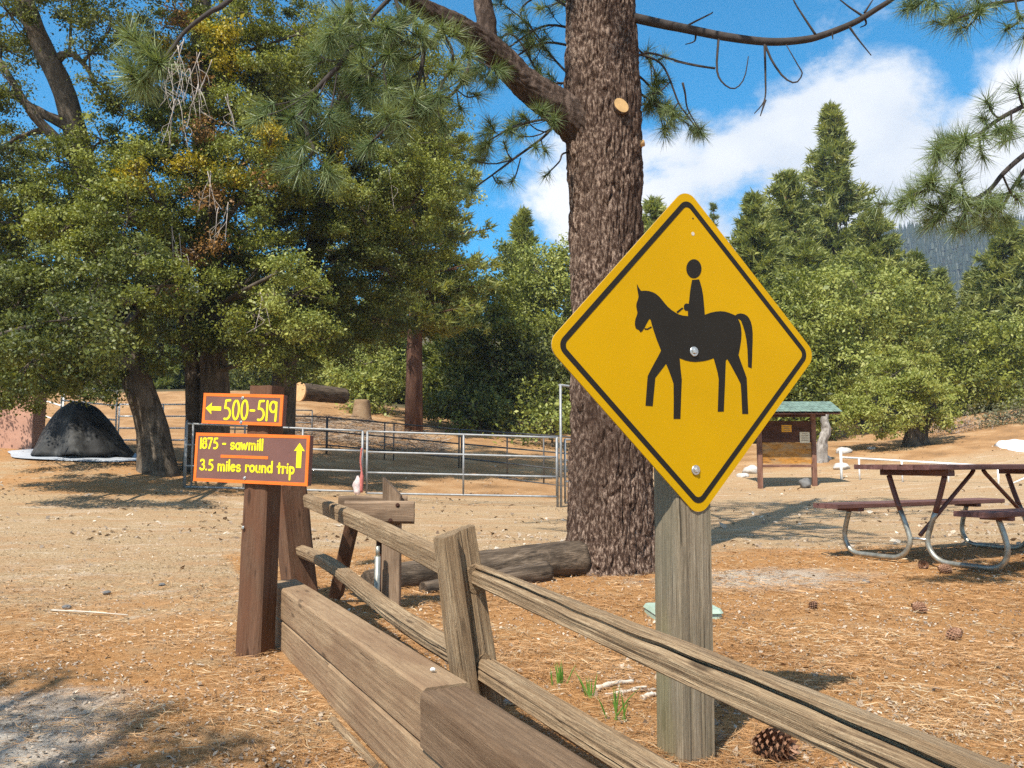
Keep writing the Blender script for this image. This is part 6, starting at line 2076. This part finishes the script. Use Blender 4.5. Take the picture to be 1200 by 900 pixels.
def pine_cone(p, r, label, seed, tilt=1.2):
    rnd = random.Random(seed)
    rot = Matrix.Rotation(rnd.uniform(0, 6.28), 4, 'Z') @ Matrix.Rotation(tilt, 4, 'X')
    mx = Matrix.Translation(p + Vector((0, 0, r * .78))) @ rot
    Qs = []
    n = 90
    for i in range(n):
        t = (i + .5) / n
        a = i * 2.399963
        zc = (t - .5) * 2.1 * r
        rad = r * .95 * math.sin(math.pi * (0.10 + .84 * t)) ** .75
        d = Vector((math.cos(a), math.sin(a), 0))
        s = Vector((-math.sin(a), math.cos(a), 0))
        w_ = .30 * r * (0.6 + math.sin(math.pi * t) * .6)
        b0 = d * rad * .35 + Vector((0, 0, zc - .10 * r))
        tip = d * rad + Vector((0, 0, zc + .22 * r))
        m_ = b0.lerp(tip, .72)
        up_ = Vector((0, 0, .06 * r))
        Qs.append((b0, m_ - s * w_ - up_, tip, m_ + s * w_ - up_))
        Qs.append((b0 - up_, m_ + s * w_ - up_ * 2.4, tip - up_, m_ - s * w_ - up_ * 2.4))
        hk = tip + d * .05 * r + up_ * 2
        Qs.append((tip - s * w_ * .4, hk, tip + s * w_ * .4, tip - up_ * 1.5))
    me = polys_np('pine_cone', np.array([[tuple(v) for v in q] for q in Qs]))
    root_ = link('pine_cone', me, M['cone'], None, mx)
    tag(root_, label, 'pine cone', 'pine cones on the needles')
    return root_


for px, py, r, lab, sd in ((906, 893, .058, 'largest pine cone, lying open in the corner by the sign post', 1), (1082, 667, .052, 'pine cone beside the nearer picnic table leg', 2), (1107, 672, .054, 'reddish pine cone right of the other by the table leg', 3),
                           (1077, 718, .048, 'pine cone on the orange needles below the picnic table', 4), (1119, 750, .046, 'red brown pine cone nearest the right edge of the litter', 5), (953, 714, .035, 'small worn cone on the needles right of the sign post', 6)):
    pine_cone(ground_at(px, py), r * (1.05 if sd == 1 else .85), lab, sd, 1.2 + .2 * sd)


def shoots(px, py, n, h_, label, seed):
    rng = np.random.default_rng(seed)
    g = ground_at(px, py)
    mb = MB()
    for i in range(n):
        bx0 = Vector((g.x + rng.normal(0, .012), g.y + rng.normal(0, .014), g.z - .01))
        le = h_ * rng.uniform(.6, 1.1)
        tip = bx0 + Vector((rng.normal(0, .25) * le, rng.normal(0, .2) * le, le))
        md = bx0.lerp(tip, .55) + Vector((0, 0, .08 * le))
        w_ = Vector((1, rng.normal(0, .4), 0)).normalized() * .0032
        f_ = Vector((0, -.002, 0))
        V = [bx0 - w_, bx0 + w_, md + w_ * .9, md - w_ * .9, tip, bx0 + f_, md + f_]
        mb.add(V, [(0, 5, 6, 3), (5, 1, 2, 6), (3, 6, 4), (6, 2, 4)])
    tag(mb.build('green_shoots', M['shoot']), label, 'plant', 'green shoots by the fence')


shoots(656, 800, 16, .095, 'tuft of green shoots between the fence post and the sticks', 1)
shoots(692, 818, 6, .12, 'green shoots left of the pale sticks', 2)
shoots(724, 845, 9, .14, 'thin green shoots nearest the sign post', 3)
shoots(447, 724, 5, .10, 'single green blade behind the lower fence rail', 4)


def stick(p0, p1, r, label, seed):
    rnd = random.Random(seed)
    a, b_ = ground_at(*p0) + Vector((0, 0, r * .9)), ground_at(*p1) + Vector((0, 0, r * 1.2))
    m_ = a.lerp(b_, .5) + Vector((rnd.uniform(-.008, .008), rnd.uniform(-.008, .008), .006))
    mb = MB()
    mb.tube(resample([a, m_, b_], 14), [r * (1 + .2 * math.sin(i * 1.7)) * (1 - .4 * i / 13) for i in range(14)], 8)
    if seed == 3:
        mb.tube(resample([m_, m_ + Vector((.03, .015, .01)), m_ + Vector((.075, .02, .012))], 6), r * .5, 6)
    tag(mb.build('stick', M['dead_wood']), label, 'stick', 'pale sticks by the sign post')


stick((698, 811), (742, 803), .013, 'short thick pale stick left of the sign post', 1)
stick((708, 818), (768, 811), .009, 'forked pale stick touching the sign post foot', 3)
stick((752, 822), (768, 818), .012, 'stub of pale stick at the sign post foot', 2)
stick((560, 668), (530, 690), .006, 'small crooked twig below the fallen logs', 5)
stick((60, 716), (150, 722), .006, 'thin twig on the sand at the far left', 7)


# ------------------------------------------------------------------ thin mountain air
m = bpy.data.materials.new('mountain_air')
m.use_nodes = True
nt = m.node_tree
nt.nodes.clear()
out = nd(nt, 'ShaderNodeOutputMaterial')
pv = nd(nt, 'ShaderNodeVolumePrincipled', {'Color': (0.72, 0.82, 1.0, 1), 'Density': 0.00042, 'Anisotropy': 0.2})
nt.links.new(pv.outputs[0], out.inputs['Volume'])
mb = MB()
mb.box(Matrix.Translation((50, 380, 96)), 1060, 900, 196)
tag(mb.build('haze', m), kind='stuff')
